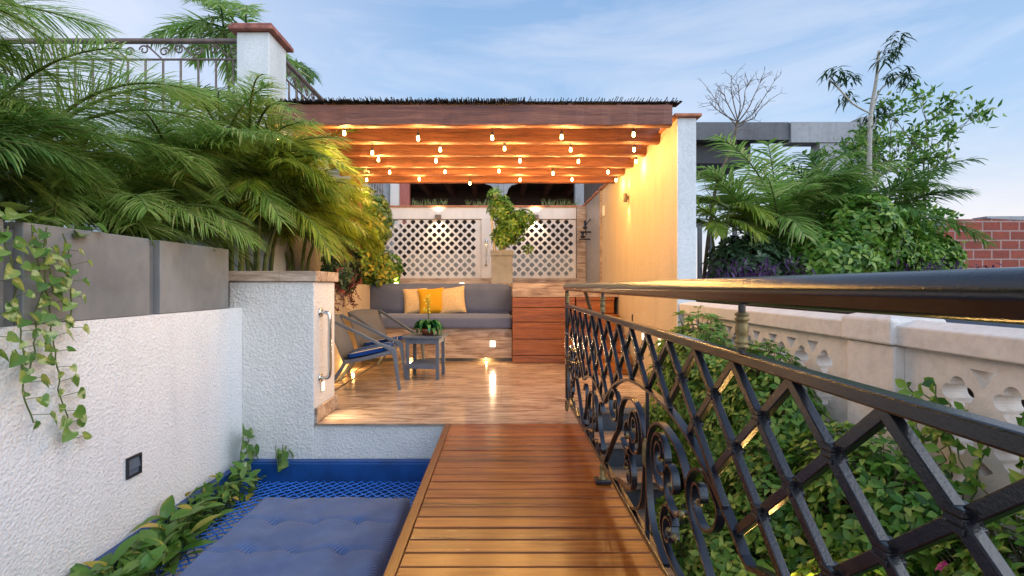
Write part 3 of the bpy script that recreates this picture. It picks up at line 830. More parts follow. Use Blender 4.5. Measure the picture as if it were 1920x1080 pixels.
# little plants on top of the lattice wall
rg = random.Random(12)
for k, (px, w) in enumerate(((805,'over the left lattice panel'),(905,'just left of the climbing shrub'),(1050,'over the right lattice panel'))):
    gp = thing('grassy_plant', 'wispy little plants on the wall top ' + w, 'plant', (X_(px, 8.95), 8.97, 2.44))
    g = MB()
    for i in range(60):
        b0 = Vector((X_(px, 8.95)+rg.uniform(-.32,.32), 8.97+rg.uniform(-.03,.03), 2.44))
        d = Vector((rg.uniform(-.6,.6), rg.uniform(-.4,.4), 1)); g.leaf(b0, d, Vector((0,1,.2)), rg.uniform(.05,.16), .012, .2, .3)
    g.build('leaves', M['grass_w'], gp)

# ------------------------------------------------------------------ PERGOLA
pg = thing('pergola', 'rustic pergola of hewn red brown beams under a dark reed roof', 'pergola', (-.2, 5.4, 0))
def beam(y0, dep, h, x0, x1, zb_, seed, mat):
    rg = random.Random(seed); n = 46; vs = []; fs = []
    for i in range(n+1):
        x = x0+(x1-x0)*i/n
        dz = .0018*math.sin(i*.45+seed)+rg.uniform(-.002,.002); dy = rg.uniform(-.006,.006)
        vs += [(x, y0+dy, zb_+dz+.008), (x, y0+dy*.6, zb_+h+dz*.5), (x, y0+dep, zb_+h+dz*.5), (x, y0+dep, zb_+dz), (x, y0+.012, zb_+dz)]
    for i in range(n):
        for j in range(5):
            a = i*5+j; b2 = i*5+(j+1)%5; fs.append((a, b2, b2+5, a+5))
    fs += [(4,3,2,1,0), tuple(n*5+j for j in range(5))]
    return MB().add(vs, fs).build('beam', mat, pg)
for k, yb in enumerate((4.23, 4.74, 5.19, 5.70, 6.11, 6.58)):
    beam(yb, .075, .175, -2.0, 1.519 if k else 1.46, 2.368+.004*(k % 2), k+1, M['adze'])
g = MB(); rg = random.Random(77)
x = -2.05
while x < 1.5:
    w = rg.uniform(.011, .018); yy = 4.20+rg.uniform(-.035,.02) if x < .2 else 4.235
    z = 2.568 + rg.uniform(0, .006)
    dx = rg.uniform(-.015,.015)
    g.tube([(x, yy, z), (x+dx, 6.85, z+rg.uniform(0,.006))], w*.5, 5)
    x += w*1.12
g.build('reed_mat', M['reed'], pg)
g = MB(); rg = random.Random(79); x = -2.0
while x < 1.5:
    yy = 4.17+rg.uniform(0, .05); hz = rg.uniform(.004, .018)
    g.tube([(x, yy+.08, 2.575), (x+rg.uniform(-.012,.012), yy, 2.577+hz)], .0035, 4); x += rg.uniform(.012,.03)
for i in range(16):
    x = 1.42+.006*i; g.tube([(x, 4.3, 2.55), (x+.03, 4.22, 2.56+rg.uniform(0,.02))], .004, 4)
g.build('reed_ends', M['reed'], pg)
g = MB(); g.box(-2.05, 1.5, 4.3, 6.8, 2.585, 2.6); g.build('roof_board', M['dark_wood'], pg)
for yb in (6.58,): MB().box(-2.0, -1.88, yb+.005, yb+.125, 1.0, 2.366).build('post', M['adze'], pg)
rf_z = 2.543
g = MB()
for i in range(9): g.box(-1.95+i*.42, -1.91+i*.42, 4.25, 6.7, 2.545, 2.565)
g.build('roof_batten', M['adze'], pg)

# hanging bulbs
rows = [
 ('front', 4.32, [(521,260),(645.5,250),(784,260),(923,259),(1053,257.5),(1188,252.5)]),
 ('second', 4.78, [(698,287),(825.5,281),(946,279),(1070,281),(1189,281)]),
 ('third', 5.30, [(709.5,300),(817.5,302),(975,302),(1084.5,303),(1197,303)]),
 ('fourth', 5.76, [(730.5,323),(834.5,322.5),(935.5,321),(1037,325.5),(1140,323)]),
 ('rearmost', 6.20, [(687.5,337.5),(786,336),(881,344),(975,337.5),(1072.5,337),(1155,338)])]
order = ['first', 'second', 'third', 'fourth', 'fifth', 'sixth']
proto = None
for rn, D, lst in rows:
    for k, (px, py) in enumerate(lst):
        p = P(px, py, D)
        p.x = min(p.x, 1.44)
        lab = 'glowing bulb under the pergola, %s from the left in the %s row' % (order[k], rn)
        ln = 2.37 - p.z + .01
        t = thing('hanging_bulb', lab, 'light bulb', tuple(p), group='glowing bulbs hanging under the pergola')
        if proto is None:
            proto = []
            proto.append(MB().lathe([(0,-.020),(.007,-.018),(.012,-.012),(.0135,-.005),(.012,.004),(.009,.015),(.011,.02),(0,.02)], 14).build('bulb_glass', M['bulb'], t, pos=(0,0,0)))
            proto.append(MB().lathe([(0,.02),(.014,.02),(.014,.045),(.008,.052),(0,.052)], 10).build('socket', M['black'], t, pos=(0,0,0)))
            gl = proto[0].data
        else:
            for q in proto:
                c = q.copy(); col.objects.link(c); c.parent = t
        MB().tube([(0,0,.05),(0,0,max(.06, ln))], .003, 5).build('cord', M['black'], t, pos=(0,0,0))
        lo = lamp('bulb_light', 'POINT', 9.5 if p.x < 1.1 else 3.6, WARM, (p.x, p.y-.0, p.z-.06), t, .03)

# ------------------------------------------------------------------ BRIDGE
br = thing('wooden_bridge', 'oiled teak plank bridge leading to the terrace', 'bridge', (.08, 1.6, 0))
g = MB(); y = 3.597; rg = random.Random(5); i = 0
while y > -.9:
    g.box(-.365, .565+.0*i, y-.0875, y, -.028, -.003+rg.uniform(-.0015,.0015)); y -= .0964; i += 1
g.build('planks', M['teak'], br, .003)
MB().box(-.41, -.367, -.9, 3.597, -.16, -.001).build('side_board', M['teak_y'], br, .004)
MB().box(.568, .605, -.9, 3.597, -.16, -.004).build('side_board', M['teak_y'], br, .004)
g = MB(); g.box(-.36, -.28, -.9, 3.595, -.16, -.061); g.box(.48, .56, -.9, 3.595, -.16, -.061); g.box(.06,.14,-.9,3.595,-.16,-.061)
g.box(-.36,.56,-.9,3.59,-.06,-.034); g.build('joists_and_gap_shade', M['dark_wood'], br)  # real joists, plus a dark sheet that colours the plank gaps as shade

# ------------------------------------------------------------------ RAILING
XR = .515
rl = thing('iron_railing', 'black wrought iron railing with diamond lattice and scrolls along the bridge', 'railing', (XR, 1.7, 0))
Y0, Y1 = -.45, 3.93
# handrail: moulded oval profile
prof = []
for k in range(24):
    a = 2*PI*k/24; rr = .031
    x = math.cos(a)*rr; z = math.sin(a)*rr*.93
    if z < -.012: x *= .86
    if abs(z+.012) < .006: x *= .9
    prof.append((x, z))
vs = []; n = len(prof)
ys = [Y0, Y1-.03, Y1-.01, Y1]
for yy, sc_ in zip(ys, (1,1,.93,.7)): vs += [(XR+p[0]*sc_, yy, .99+p[1]*sc_) for p in prof]
fs = []
for i in range(3):
    for j in range(n): a = i*n+j; b2 = i*n+(j+1)%n; fs.append((a, a+n, b2+n, b2))
g = MB().add(vs, fs, True); g.add(vs[:n], [list(range(n))]); g.add(vs[-n:], [list(range(n))[::-1]])
g.build('handrail', M['iron'], rl)
MB().box(XR-.015, XR+.015, Y0, Y1-.02, .834, .858).build('top_bar', M['iron'], rl, .004)
MB().box(XR-.013, XR+.013, Y0, Y1-.02, .105, .126).build('bottom_bar', M['iron'], rl, .003)
MB().box(XR-.013, XR+.013, Y1-.045, Y1-.02, .03, .96).build('end_post', M['iron'], rl, .003)
MB().lathe([(0,-.06),(.012,-.05),(.017,-.02),(.012,.02),(.018,.03),(.018,.04),(.01,.05)], 12, (XR, Y1-.033, .07)).build('finial', M['gold'], rl)
for yy in (1.062, 2.52, 3.85):
    c = (XR, yy, 0)
    MB().lathe([(.0075,.857),(.0075,.965)], 10, c).build('neck_core', M['iron'], rl)
    MB().lathe([(.008,.866),(.0145,.868),(.0145,.872),(.0105,.875),(.0145,.878),(.0145,.882),(.0105,.886),(.0125,.896),(.014,.906),(.0125,.918),(.0105,.924),(.0145,.927),(.0145,.931),(.0105,.934),(.0145,.937),(.0145,.941),(.008,.944)], 14, c).build('baluster_neck', M['gold'], rl)
for yy in (1.062, 2.52):
    g = MB(); g.lathe([(.011,.106),(.013,.095),(.018,.09),(.018,.085),(.013,.08),(.015,.06),(.018,.05),(.013,.035),(.02,.03),(.022,.024),(.022,.022)], 12, (XR, yy, 0)); g.build('baluster_foot', M['gold'], rl)
    MB().box(XR-.04, XR+.04, yy-.03, yy+.03, .0, .022).build('foot_plate', M['iron'], rl, .004)
PER = 2.06; CEN = 1.75
def fold(y): return ((y-CEN+PER/2) % PER) - PER/2
def zf(y):
    s = abs(fold(y))
    if s < .72: return .64-.50*s**2.5
    return .42+.065*(1-((s-1.03)/.31)**2)
# diamond lattice, clipped on the arches
g = MB(); TOP = .836; node0 = 1.0935; st_ = .2165; slope = .93
joints = []
def clip_bar(ya, sgn):
    n = 80; last = None; pts = []
    for i in range(n+1):
        z = TOP - (TOP-.13)*i/n; y = ya + sgn*(TOP-z)/slope*1.06
        if y < Y0 or y > Y1-.05: break
        if z < zf(y)-.002: break
        pts.append((y, z))
    return pts
for k in range(-8, 15):
    ya = node0 + st_*k
    for sgn in (-1, 1):
        pts = clip_bar(ya, sgn)
        if len(pts) > 3:
            q = [pts[0], pts[-1]]
            x0 = XR + (.0035 if sgn > 0 else -.0035)
            g.ribbon(q, .0198, .016, x0)
g.build('lattice', M['iron'], rl, .002)
cl = None
for k in range(-7, 15):
    for lev in range(1, 6):
        yj = node0 + st_*k + (st_/2 if lev % 2 else 0); zj = TOP - lev*(st_/2)*slope/1.06
        if yj < Y0+.1 or yj > Y1-.1 or zj < zf(yj)+.03: continue
        if cl is None:
            gg = MB()
            for dz, hw in ((-.010, .0155), (.0, .0140), (.010, .0155)):
                gg.box(-.0140 if dz else -.0130, .0140 if dz else .0130, -hw*.93, hw*.93, dz-.0045, dz+.0045)
            cl = gg.build('collar', M['iron'], rl, .0015, pos=(0,0,0)); WL.pop(cl, None); c = cl
        else:
            c = cl.copy(); col.objects.link(c); c.parent = rl
        c.location = Vector((XR, yj, zj)) - WL[rl]
# arches and scrolls
def spiral(c, r0, r1, a0, turns, n=30):
    return [(c[0]+(r0+(r1-r0)*i/n)*math.cos(a0+2*PI*turns*i/n), c[1]+(r0+(r1-r0)*i/n)*math.sin(a0+2*PI*turns*i/n)) for i in range(n+1)]
def cm2(p, n=7): return [(q.x, q.y) for q in catmull([Vector((a, b, 0)) for a, b in p], n)]
g = MB(); T, W = .008, .022
ends = []
def put(pts, c0_, m, t=T, w=W):
    g.ribbon([(c0_ + m*p[0], p[1]) for p in pts if True], t, w, XR)
centers = [CEN-PER, CEN, CEN+PER]
wave = [(Y0+.02+(Y1-.05-Y0)*q/170, 0) for q in range(170)]
g.ribbon([(y_, zf(y_)-.004) for y_, _ in wave], .011, W, XR)
SCR = [
 [(.20,.128),(.10,.17),(.046,.23),(.022,.33),(.022,.43),(.05,.50),(.10,.54),(.165,.558),(.25,.548),(.32,.525),(.375,.475),(.39,.44)],
 [(.468,.44),(.49,.455),(.475,.485),(.44,.475),(.435,.425),(.47,.395),(.515,.39),(.565,.42),(.585,.47),(.55,.505),(.50,.53),(.44,.515),(.40,.475),(.393,.43),(.415,.38),(.475,.33),(.535,.28),(.61,.21),(.70,.13)],
 [(.155,.445),(.175,.46),(.165,.49),(.13,.49),(.11,.455),(.125,.415),(.165,.40),(.21,.425),(.215,.475),(.175,.515),(.12,.515),(.082,.475),(.078,.42),(.105,.375),(.17,.355),(.215,.37)],
 [(.255,.395),(.27,.38),(.292,.40),(.28,.44),(.24,.455),(.208,.42),(.212,.37),(.25,.335),(.308,.33),(.345,.36)],
 [(.235,.255),(.25,.24),(.235,.218),(.205,.225),(.20,.26),(.225,.29),(.27,.285),(.285,.25)],
 [(.285,.29),(.255,.325),(.212,.322),(.176,.28),(.176,.225),(.225,.185),(.31,.168),(.42,.15),(.50,.128)],
]
HUMP = [
 [(.0,.40),(.06,.395),(.115,.35),(.135,.28),(.11,.22),(.07,.215),(.05,.25),(.07,.285),(.095,.275)],
 [(.27,.36),(.25,.40),(.21,.39),(.19,.33),(.21,.26),(.26,.21),(.28,.17),(.25,.145),(.215,.16),(.22,.19)],
 [(.015,.13),(.06,.16),(.12,.165),(.17,.145),(.165,.13)]]
def inside(c0_, m, p): return Y0+.01 < c0_+m*p[0] < Y1-.05
for c0_ in (CEN, CEN+PER, CEN-PER):
    for m in (-1, 1):
        for k_, c_ in enumerate(SCR):
            pp_ = [p for p in cm2(c_, 6) if inside(c0_, m, p)]
            if len(pp_) > 8: put(pp_, c0_, m, .0075 if k_ else .009)
    if abs(c0_-CEN) < .1: g.ribbon([(c0_, .634), (c0_, .46)], .006, .012, XR); g.ribbon([(c0_, .36), (c0_, .127)], .006, .014, XR)
for c1 in (CEN-1.03, CEN+1.03):
    for m in (-1, 1):
        for c_ in HUMP: put(cm2(c_, 6), c1, m, .0075)
    g.ribbon([(c1, .48), (c1, .127)], .006, .012, XR)
g.build('scrollwork', M['iron'], rl)
for c0_ in (CEN,):
    gg = MB().lathe([(.003,-.055),(.010,-.05),(.017,-.03),(.019,0),(.017,.03),(.010,.05),(.003,.055)], 10, (XR, c0_, .41)); gg.build('rosette', M['gold'], rl)
for c0_ in (CEN,):
    for m in (-1, 1):
        for (s_, z_) in ((.345,.352),(.155,.445),(.285,.258),(.468,.44),(.25,.395),(.235,.252)):
            MB().lathe([(0,-.010),(.006,-.008),(.010,0),(.006,.008),(0,.010)], 10, (XR-.004, c0_+m*s_, z_)).build('scroll_ball', M['gold'], rl)
g = MB(); rg2 = random.Random(2)
for m in (-1,):
    pass
# second handrail post seen slanting at the far end (stair rail of the wooden steps)
sr = thing('stair_handrail', 'short slanting iron handrail beside the wooden steps', 'handrail', (.9, 5.6, 0))
MB().tube([(.73, 4.35, .97), (.84, 4.62, .74), (.9, 4.75, .62)], .018, 10).build('rail', M['iron'], sr)
MB().tube([(.9, 4.75, .0), (.9, 4.75, .64)], .012, 8).build('post', M['iron'], sr)

# ------------------------------------------------------------------ NET, MATTRESS
nf = thing('hammock_net', 'blue rope net stretched in a blue steel frame over the drop', 'net', (-1.15, 2, -.5))
MB().box(-1.875, -.42, 3.52, 3.597, -.50, -.262).build('frame_beam', M['blue_paint'], nf, .004)
MB().box(-1.878, -.42, 3.54, 3.6, -.262, -.255).build('frame_lip', M['blue_paint'], nf)
MB().box(-1.879, -1.83, -1, 3.518, -.50, -.262).build('frame_beam', M['blue_paint'], nf, .004)
MB().box(-.47, -.412, -1, 3.518, -.50, -.262).build('frame_beam', M['blue_paint'], nf, .004)
MB().box(-1.95, -.3, -.2, 3.6, -1.6, -1.55).build('net_shade_sheet', M['concrete_dark'], nf)  # dark sheet added to give the darkness below the net
g = MB(); a0, a1, b0, b1 = -1.835, -.475, .9, 3.515; cell = .062; rg = random.Random(9)
for dirn in (1, -1):
    k = -80
    while k < 80:
        pts = []
        for i in range(60):
            u = a0 + (a1-a0)*i/59
            v = b0 + k*cell + dirn*(u-a0)*.95 + (0 if dirn > 0 else 0)
            if b0 <= v <= b1:
                sag = -.03*math.sin(PI*(u-a0)/(a1-a0))*min(1, (b1-v)*2)
                wob = .007*math.sin((u-a0)/cell*PI*2+k)
                pts.append((u, v+wob, -.385+sag+rg.uniform(-.002,.002)))
        if len(pts) > 2: g.tube(pts, .0046, 4, False)
        k += 1
g.build('rope_net', M['rope_blue'], nf)
mt = thing('mattress', 'blue grey tufted floor mattress lying on the blue net', 'mattress', (-1.01, 2, -.38))
mx0, mx1, my0, my1 = -1.445, -.555, .9, 3.01
tx = [-1.23, -1.005, -.778]; ty = [2.70-.30*i for i in range(6)]
bm_ = MB(); nx, ny = 60, 140; vs = []; fs = []
def mh(x, y):
    ex = min(x-mx0, mx1-x); ey = min(y-my0, my1-y); e_ = min(ex, ey)
    h = -.272 - .03*max(0, 1-e_/.035)**2
    dmin = 9
    for q in ty:
        d = abs(y-q - .012*math.sin(x*14+q*5)); h -= .013*math.exp(-(d/.010)**2)*(1 if ex > .02 else 0)
        for p_ in tx: 
            rr = math.hypot(x-p_, y-q); h -= .024*math.exp(-(rr/.03)**2)
    for p_ in tx:
        d = abs(x-p_-.02*math.sin(y*6)); h -= .005*math.exp(-(d/.02)**2)
    h += .007*math.sin(x*31+y*9)*math.sin(y*3.2) + .004*math.sin(x*12-y*21)
    return h
for j in range(ny+1):
    for i in range(nx+1):
        x = mx0+(mx1-mx0)*i/nx; y = my0+(my1-my0)*j/ny; vs.append((x, y, mh(x, y)))
for j in range(ny):
    for i in range(nx): a = j*(nx+1)+i; fs.append((a, a+1, a+nx+2, a+nx+1))
rim = [i for i in range(nx+1)] + [(j)*(nx+1)+nx for j in range(1, ny+1)] + [ny*(nx+1)+i for i in range(nx-1, -1, -1)] + [j*(nx+1) for j in range(ny-1, 0, -1)]
b0_ = len(vs); vs += [(vs[i][0], vs[i][1], -.375) for i in rim]; n = len(rim)
for i in range(n): fs.append((rim[i], b0_+i, b0_+(i+1)%n, rim[(i+1)%n]))
fs.append(list(range(b0_, b0_+n)))
bm_.add(vs, fs, True).build('mattress_cover', M['mattress'], mt)
for q in ty[:3]:
    for p_ in tx: MB().lathe([(0,.006),(.008,.004),(.011,0)], 10, (p_, q, mh(p_, q)-.001)).build('button', M['mattress'], mt)

# ------------------------------------------------------------------ RIGHT BALUSTRADE WALL
XW = 1.56
bl = thing('garden_wall', 'pinkish cement garden wall pierced with quatrefoils, right of the hedge', 'wall', (1.66, 2, -3.4))
def quatre(cx, cy, r, n=40):
    o = []
    for k in range(n):
        a = 2*PI*k/n; rr = r*(.62+.38*abs(math.cos(2*a))**.75); o.append((cx+rr*math.cos(a), cy+rr*math.sin(a)*.95))
    return o
def tri3(cx, cy, r, flip, n=18):
    o = []
    for k in range(n):
        a = 2*PI*k/n; rr = r*(.6+.4*abs(math.cos(1.5*(a-PI/2*flip)))); o.append((cx+rr*math.cos(a)*1.1, cy+rr*math.sin(a)))
    return o
TOSIDE = Matrix(((0,0,1,0),(1,0,0,0),(0,1,0,0),(0,0,0,1)))   # local x->Y, y->Z, z->X
for (ya, yb_) in ((2.2, 4.27), (.02, 1.93), (-1.5, -.25)):
    holes = []
    L_ = yb_-ya; nq = max(1, int((L_-.1)/.183)); s0 = ya + (L_-(nq-1)*.183)/2
    for rz_, zc in enumerate((.632, .478, .324)):
        for i in range(nq):
            holes.append(quatre(s0+.183*i, zc, .060))
            if i < nq-1: holes.append([(s0+.183*(i+.5)+dx, zc+.077*1+dy) for dx, dy in ((-.034,.0),(0,.022),(.034,0),(0,-.022))] if rz_ else
                                      [(s0+.183*(i+.5)-.046, .722), (s0+.183*(i+.5)+.0, .662), (s0+.183*(i+.5)+.046, .722)])
    holed('pierced_panel', [(ya, .2), (yb_, .2), (yb_, .765), (ya, .765)], holes, .09, M['plaster_pink'], bl, Matrix.Translation((XW+.055, 0, 0)) @ TOSIDE)
g = MB(); g.box(XW, XW+.12, -1.5, 4.275, -3.4, .198); g.build('wall_base', M['plaster_pink'], bl)
for (ya, yb_) in ((2.2, 4.27), (-.02, 1.93)):
    g = MB(); vs = [(XW-.025,ya,.767),(XW-.03,ya,.845),(XW+.05,ya,.868),(XW+.16,ya,.845),(XW+.155,ya,.767)]
    n = 5; v2 = [(a, yb_, c) for a, _, c in vs]
    g.add(vs+v2, [(0,1,2,3,4),(9,8,7,6,5)]+[(i, i+n, (i+1)%n+n, (i+1)%n) for i in range(n)])
    g.build('coping', M['plaster_pink'], bl, .006)
for (ya, yb_) in ((1.932, 2.198), (-.25, -.022)):
    MB().box(XW-.03, XW+.13, ya, yb_, -3.4, .765).build('column', M['plaster_pink'], bl, .008)
    MB().add([(XW-.05,ya-.01,.768),(XW+.17,ya-.01,.768),(XW+.17,yb_+.01,.768),(XW-.05,yb_+.01,.768),
              (XW-.05,ya-.01,.868),(XW+.17,ya-.01,.868),(XW+.17,yb_+.01,.868),(XW-.05,yb_+.01,.868),
              (XW+.01,ya+.07,.893),(XW+.11,ya+.07,.893),(XW+.11,yb_-.07,.893),(XW+.01,yb_-.07,.893)],
             [(3,2,1,0),(0,1,5,4),(1,2,6,5),(2,3,7,6),(3,0,4,7),(4,5,9,8),(5,6,10,9),(6,7,11,10),(7,4,8,11),(8,9,10,11)]).build('column_cap', M['plaster_pink'], bl, .01)

# ------------------------------------------------------------------ UPPER TERRACE, LEFT
ut = thing('upper_terrace', 'pale weathered upper terrace with a red capped corner column, top left', 'building', (-4, 5.4, -3.4))
MB().box(-2.67, -2.34, 5.0, 5.4, 1.0, 3.56).build('column', M['plaster_pale'], ut, .01)
g = MB(); rg = random.Random(21)
g.box(-2.73, -2.28, 4.94, 5.46, 3.562, 3.605); g.box(-2.71, -2.30, 4.96, 5.44, 3.606, 3.635); g.build('column_cap', M['coping_red'], ut, .01)
MB().box(-9, -2.675, 5.05, 5.35, -3.4, 2.80).build('wall_body', M['plaster_pale'], ut)
MB().box(-9, -2.45, 5.36, 12, 2.6, 2.75).build('floor_slab', M['plaster_pale'], ut)
MB().box(-2.66, -2.36, 5.41, 10.3, 1.0, 2.80).build('side_wall', M['mosaic'], ut)
def iron_fence(name, label, along, base, z0, length, n):
    t = thing(name, label, 'railing', tuple(base))
    def pnt(u, z, off=0):
        return (base[0]+along[0]*u, base[1]+along[1]*u, z)
    def bar(u0, z0_, u1, z1_, w, nm='bar'):
        pass
    H = z0+.74
    a = Vector(along)
    g = MB(); g.tube([pnt(0, H), pnt(length, H)], .03, 8); g.build('top_rail', M['rail_brown'], t)
    g = MB(); g.tube([pnt(0, H-.19), pnt(length, H-.19)], .012, 6); g.build('middle_rail', M['rail_brown'], t)
    pr0 = None
    for i in range(n):
        u = .1 + (length-.2)*i/(n-1)
        g = MB(); g.tube([pnt(u, z0), pnt(u, z0+.12), pnt(u, z0+.14), pnt(u, z0+.18), pnt(u, H-.2)], [.012,.012,.024,.012,.012], 6)
        g.build('baluster', M['rail_brown'], t)
    g = MB(); k = int(length/.36)
    for i in range(k):
        u = .1+i*.36
        g.tube([pnt(u+.03+.15*q/8, H-.18+.14*q/8) for q in range(9)], .009, 4)
        for sgn, cu_, cz in ((1, u+.21, H-.09), (-1, u+.0, H-.11)):
            pts = []
            for q in range(15):
                an = q/14*2*PI*1.15; rr = .05-.032*q/14
                pts.append(pnt(cu_+sgn*rr*math.cos(an), cz+rr*math.sin(an)))
            g.tube(pts, .009, 4)
    g.build('scroll_band', M['rail_brown'], t)
    return t
iron_fence('terrace_railing', 'brown iron railing with scrolls running left from the red capped column', (-1,0,0), (-2.68, 5.15, 2.8), 2.8, 5.5, 30)
iron_fence('terrace_railing', 'brown iron railing running back from the red capped column towards the sky', (0,1,0), (-2.45, 5.42, 2.8), 2.8, 4.9, 24)

# ------------------------------------------------------------------ RIGHT BACKGROUND
cf = thing('concrete_frame', 'grey concrete pergola frame of a neighbour behind the palms, right', 'building', (6, 11, -3.4))
D = 11.0
def XX(px, d=D): return (px-940)/F*d
def ZZ(py, d=D): return 1-(py-536)/F*d
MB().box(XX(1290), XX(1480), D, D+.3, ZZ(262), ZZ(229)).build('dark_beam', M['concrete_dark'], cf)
MB().box(XX(1290), XX(1420), D+.3, D+2, ZZ(300), ZZ(262)).build('beam_shade', M['black'], cf)  # black block stands in for the shade under the beam
MB().box(XX(1481), XX(1608), D-.05, D+.3, ZZ(268), ZZ(230)).build('beam', M['far_concrete'], cf)
MB().box(XX(1536), XX(1609), D-.02, D+.3, -3.4, ZZ(268.3)).build('column', M['far_concrete'], cf)
MB().box(XX(1610), XX(1640), D-.08, D+.3, ZZ(320), ZZ(221)).build('beam_end', M['far_concrete'], cf)
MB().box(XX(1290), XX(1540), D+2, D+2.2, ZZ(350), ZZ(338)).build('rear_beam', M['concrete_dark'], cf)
nb = thing('neighbour_railing', 'dark wooden railing of the next roof terrace, behind the shrubs', 'railing', (7, 9.6, 1))
MB().box(XX(1300,9.6), XX(1775,9.6), 9.6, 9.68, ZZ(424,9.6), ZZ(416,9.6)).build('top_rail', M['concrete_dark'], nb)
for px in range(1310, 1770, 22): MB().box(XX(px,9.6), XX(px+7,9.6), 9.61, 9.67, .9, ZZ(425,9.6)).build('post', M['concrete_dark'], nb)
bw = thing('brick_wall', 'bare red hollow brick wall beyond the garden at the right edge', 'wall', (11, 10.2, -3.4))
MB().box(XX(1762,10), XX(1990,10), 10, 10.3, -3.4, ZZ(411,10)).build('bricks', M['brick'], bw)
MB().add([(XX(1850,10),9.995,ZZ(409.5,10)),(XX(2000,10),9.995,ZZ(417,10)),(XX(2000,10),9.995,ZZ(405,10)),(XX(1850,10),9.995,ZZ(405.5,10)),
          (XX(1850,10),10.31,ZZ(409.5,10)),(XX(2000,10),10.31,ZZ(417,10)),(XX(2000,10),10.31,ZZ(405,10)),(XX(1850,10),10.31,ZZ(405.5,10))],
         [(0,1,2,3),(7,6,5,4),(0,4,5,1),(1,5,6,2),(2,6,7,3),(3,7,4,0)]).build('mortar_top', M['far_concrete'], bw)
nr = thing('tiled_roof', 'slate blue corrugated roof just beyond the garden wall', 'roof', (4.5, 3, 0))
g = MB()
for i in range(40): g.tube([(2.0+i*.07, .4, .55), (2.0+i*.07, 2.9, .78)], .035, 6)
g.build('sheets', M['roof_tile'], nr)

# ------------------------------------------------------------------ PLANTS
def frond(g, base, d0, L_, droop, npair, ll, w, wind, rg, st, zmin=-9):
    """arching palm frond; leaflets go into g, rachis into st"""
    d = Vector(d0).normalized(); p = Vector(base); pts = [p.copy()]; n = 16
    for i in range(n):
        d = (d + Vector((0,0,-1))*droop/n + wind*(.10*(i/n))).normalized(); p = p + d*(L_/n); pts.append(p.copy())
    st.tube(pts, [.012*(1-i/(n+2)) + .002 for i in range(n+1)], 5, False)
    for i in range(npair):
        u = .16+.84*i/(npair-1); f_ = u*n; k = min(n-1, int(f_)); q = pts[k].lerp(pts[k+1], f_-k)
        tg = (pts[k+1]-pts[k]).normalized()
        sd = tg.cross(Vector((0,0,1)))
        sd = sd.normalized() if sd.length > .05 else Vector((1,0,0))
        up = sd.cross(tg)
        lg = ll*(math.sin(PI*(.12+.80*u))**.7)*rg.uniform(.7,1.15)
        for s_ in (-1, 1):
            dd = (sd*s_*.8 + tg*(.55+.5*u+rg.uniform(-.2,.2)) + up*rg.uniform(-.05,.5)).normalized()
            w_ = w*rg.uniform(.75,1.1); pr_ = [q.copy()]; pp_ = q.copy(); dd2 = dd.copy()
            for j in range(3):
                dd2 = (dd2 + Vector((0,0,-1))*rg.uniform(.12,.34) + wind*.16).normalized(); pp_ = pp_ + dd2*lg/3; pr_.append(pp_)
            if pr_[3].z < zmin or pr_[2].z < zmin: continue
            nn = dd.cross(up).normalized()
            vs = [pr_[0]-nn*w_*.3, pr_[0]+nn*w_*.3, pr_[1]-nn*w_*.5, pr_[1]+nn*w_*.5, pr_[2]-nn*w_*.38, pr_[2]+nn*w_*.38, pr_[3]]
            g.add(vs, [(0,1,3,2),(2,3,5,4),(4,5,6)], True)
def palm(label, base, hts, nf, L_, ll, mat, seed, wind=(.5,0,0), up=(.35,1.0), stems=4, spread=.15, az=None, w=.022, droop=(1.1,1.9), npair=46, grp=None, dirs=(), zmin=1.12):
    rg = random.Random(seed); t = thing('palm', label, 'palm', base, group=grp)
    g = MB(); st = MB(); wind = Vector(wind); base = Vector(base)
    tops = []
    for i in range(stems):
        a = 2*PI*i/stems+rg.uniform(-.5,.5); tp = base + Vector((math.cos(a)*spread, math.sin(a)*spread, rg.uniform(*hts)))
        st.tube([base+Vector((math.cos(a)*spread*.3, math.sin(a)*spread*.3, -.05)), (base+tp)/2, tp], [.022,.018,.013], 6); tops.append(tp)
    for i in range(nf):
        tp = tops[i % stems]
        a = rg.uniform(0, 2*PI) if az is None else rg.uniform(*az)
        z = rg.uniform(*up)
        frond(g, tp, (math.cos(a), math.sin(a), z), L_*rg.uniform(.75,1.15), rg.uniform(*droop), npair, ll*rg.uniform(.85,1.1), w, wind, rg, st, zmin)
    for (off, d_, l_) in dirs:
        frond(g, base+Vector(off), d_, l_, rg.uniform(*droop), npair, ll, w, wind, rg, st)
    g.build('crown', M[mat], t); st.build('stems', M['stem'], t)
    return t
G1 = 'areca palms in the left planting bed'
palm('nearest areca palm, its long soft fronds filling the upper left corner', (-2.9, 1.9, 1.1), (.3,.9), 30, 1.15, .42, 'palm', 1, (.3,.05,.0), (.6,2.2), 5, .2, (-1.5,1.7), .0078, (1.0,2.0), npair=108, grp=G1, zmin=1.22)
palm('areca palm above the middle cement planter, fronds blown to the right', (-2.85, 2.7, 1.15), (.15,.6), 28, 1.1, .40, 'palm', 2, (.35,.05,0), (.5,2.0), 5, .2, (-1.6,1.6), .0078, (1.0,2.0), npair=102, grp=G1, zmin=1.22)
palm('areca palm behind the far cement planter, left of the stone capped pier', (-2.6, 3.75, 1.05), (.25,.85), 32, 1.1, .38, 'palm', 3, (.3,0,0), (.6,2.2), 5, .25, (-1.7,1.6), .0088, (1.1,2.0), npair=89, grp=G1, zmin=1.16)
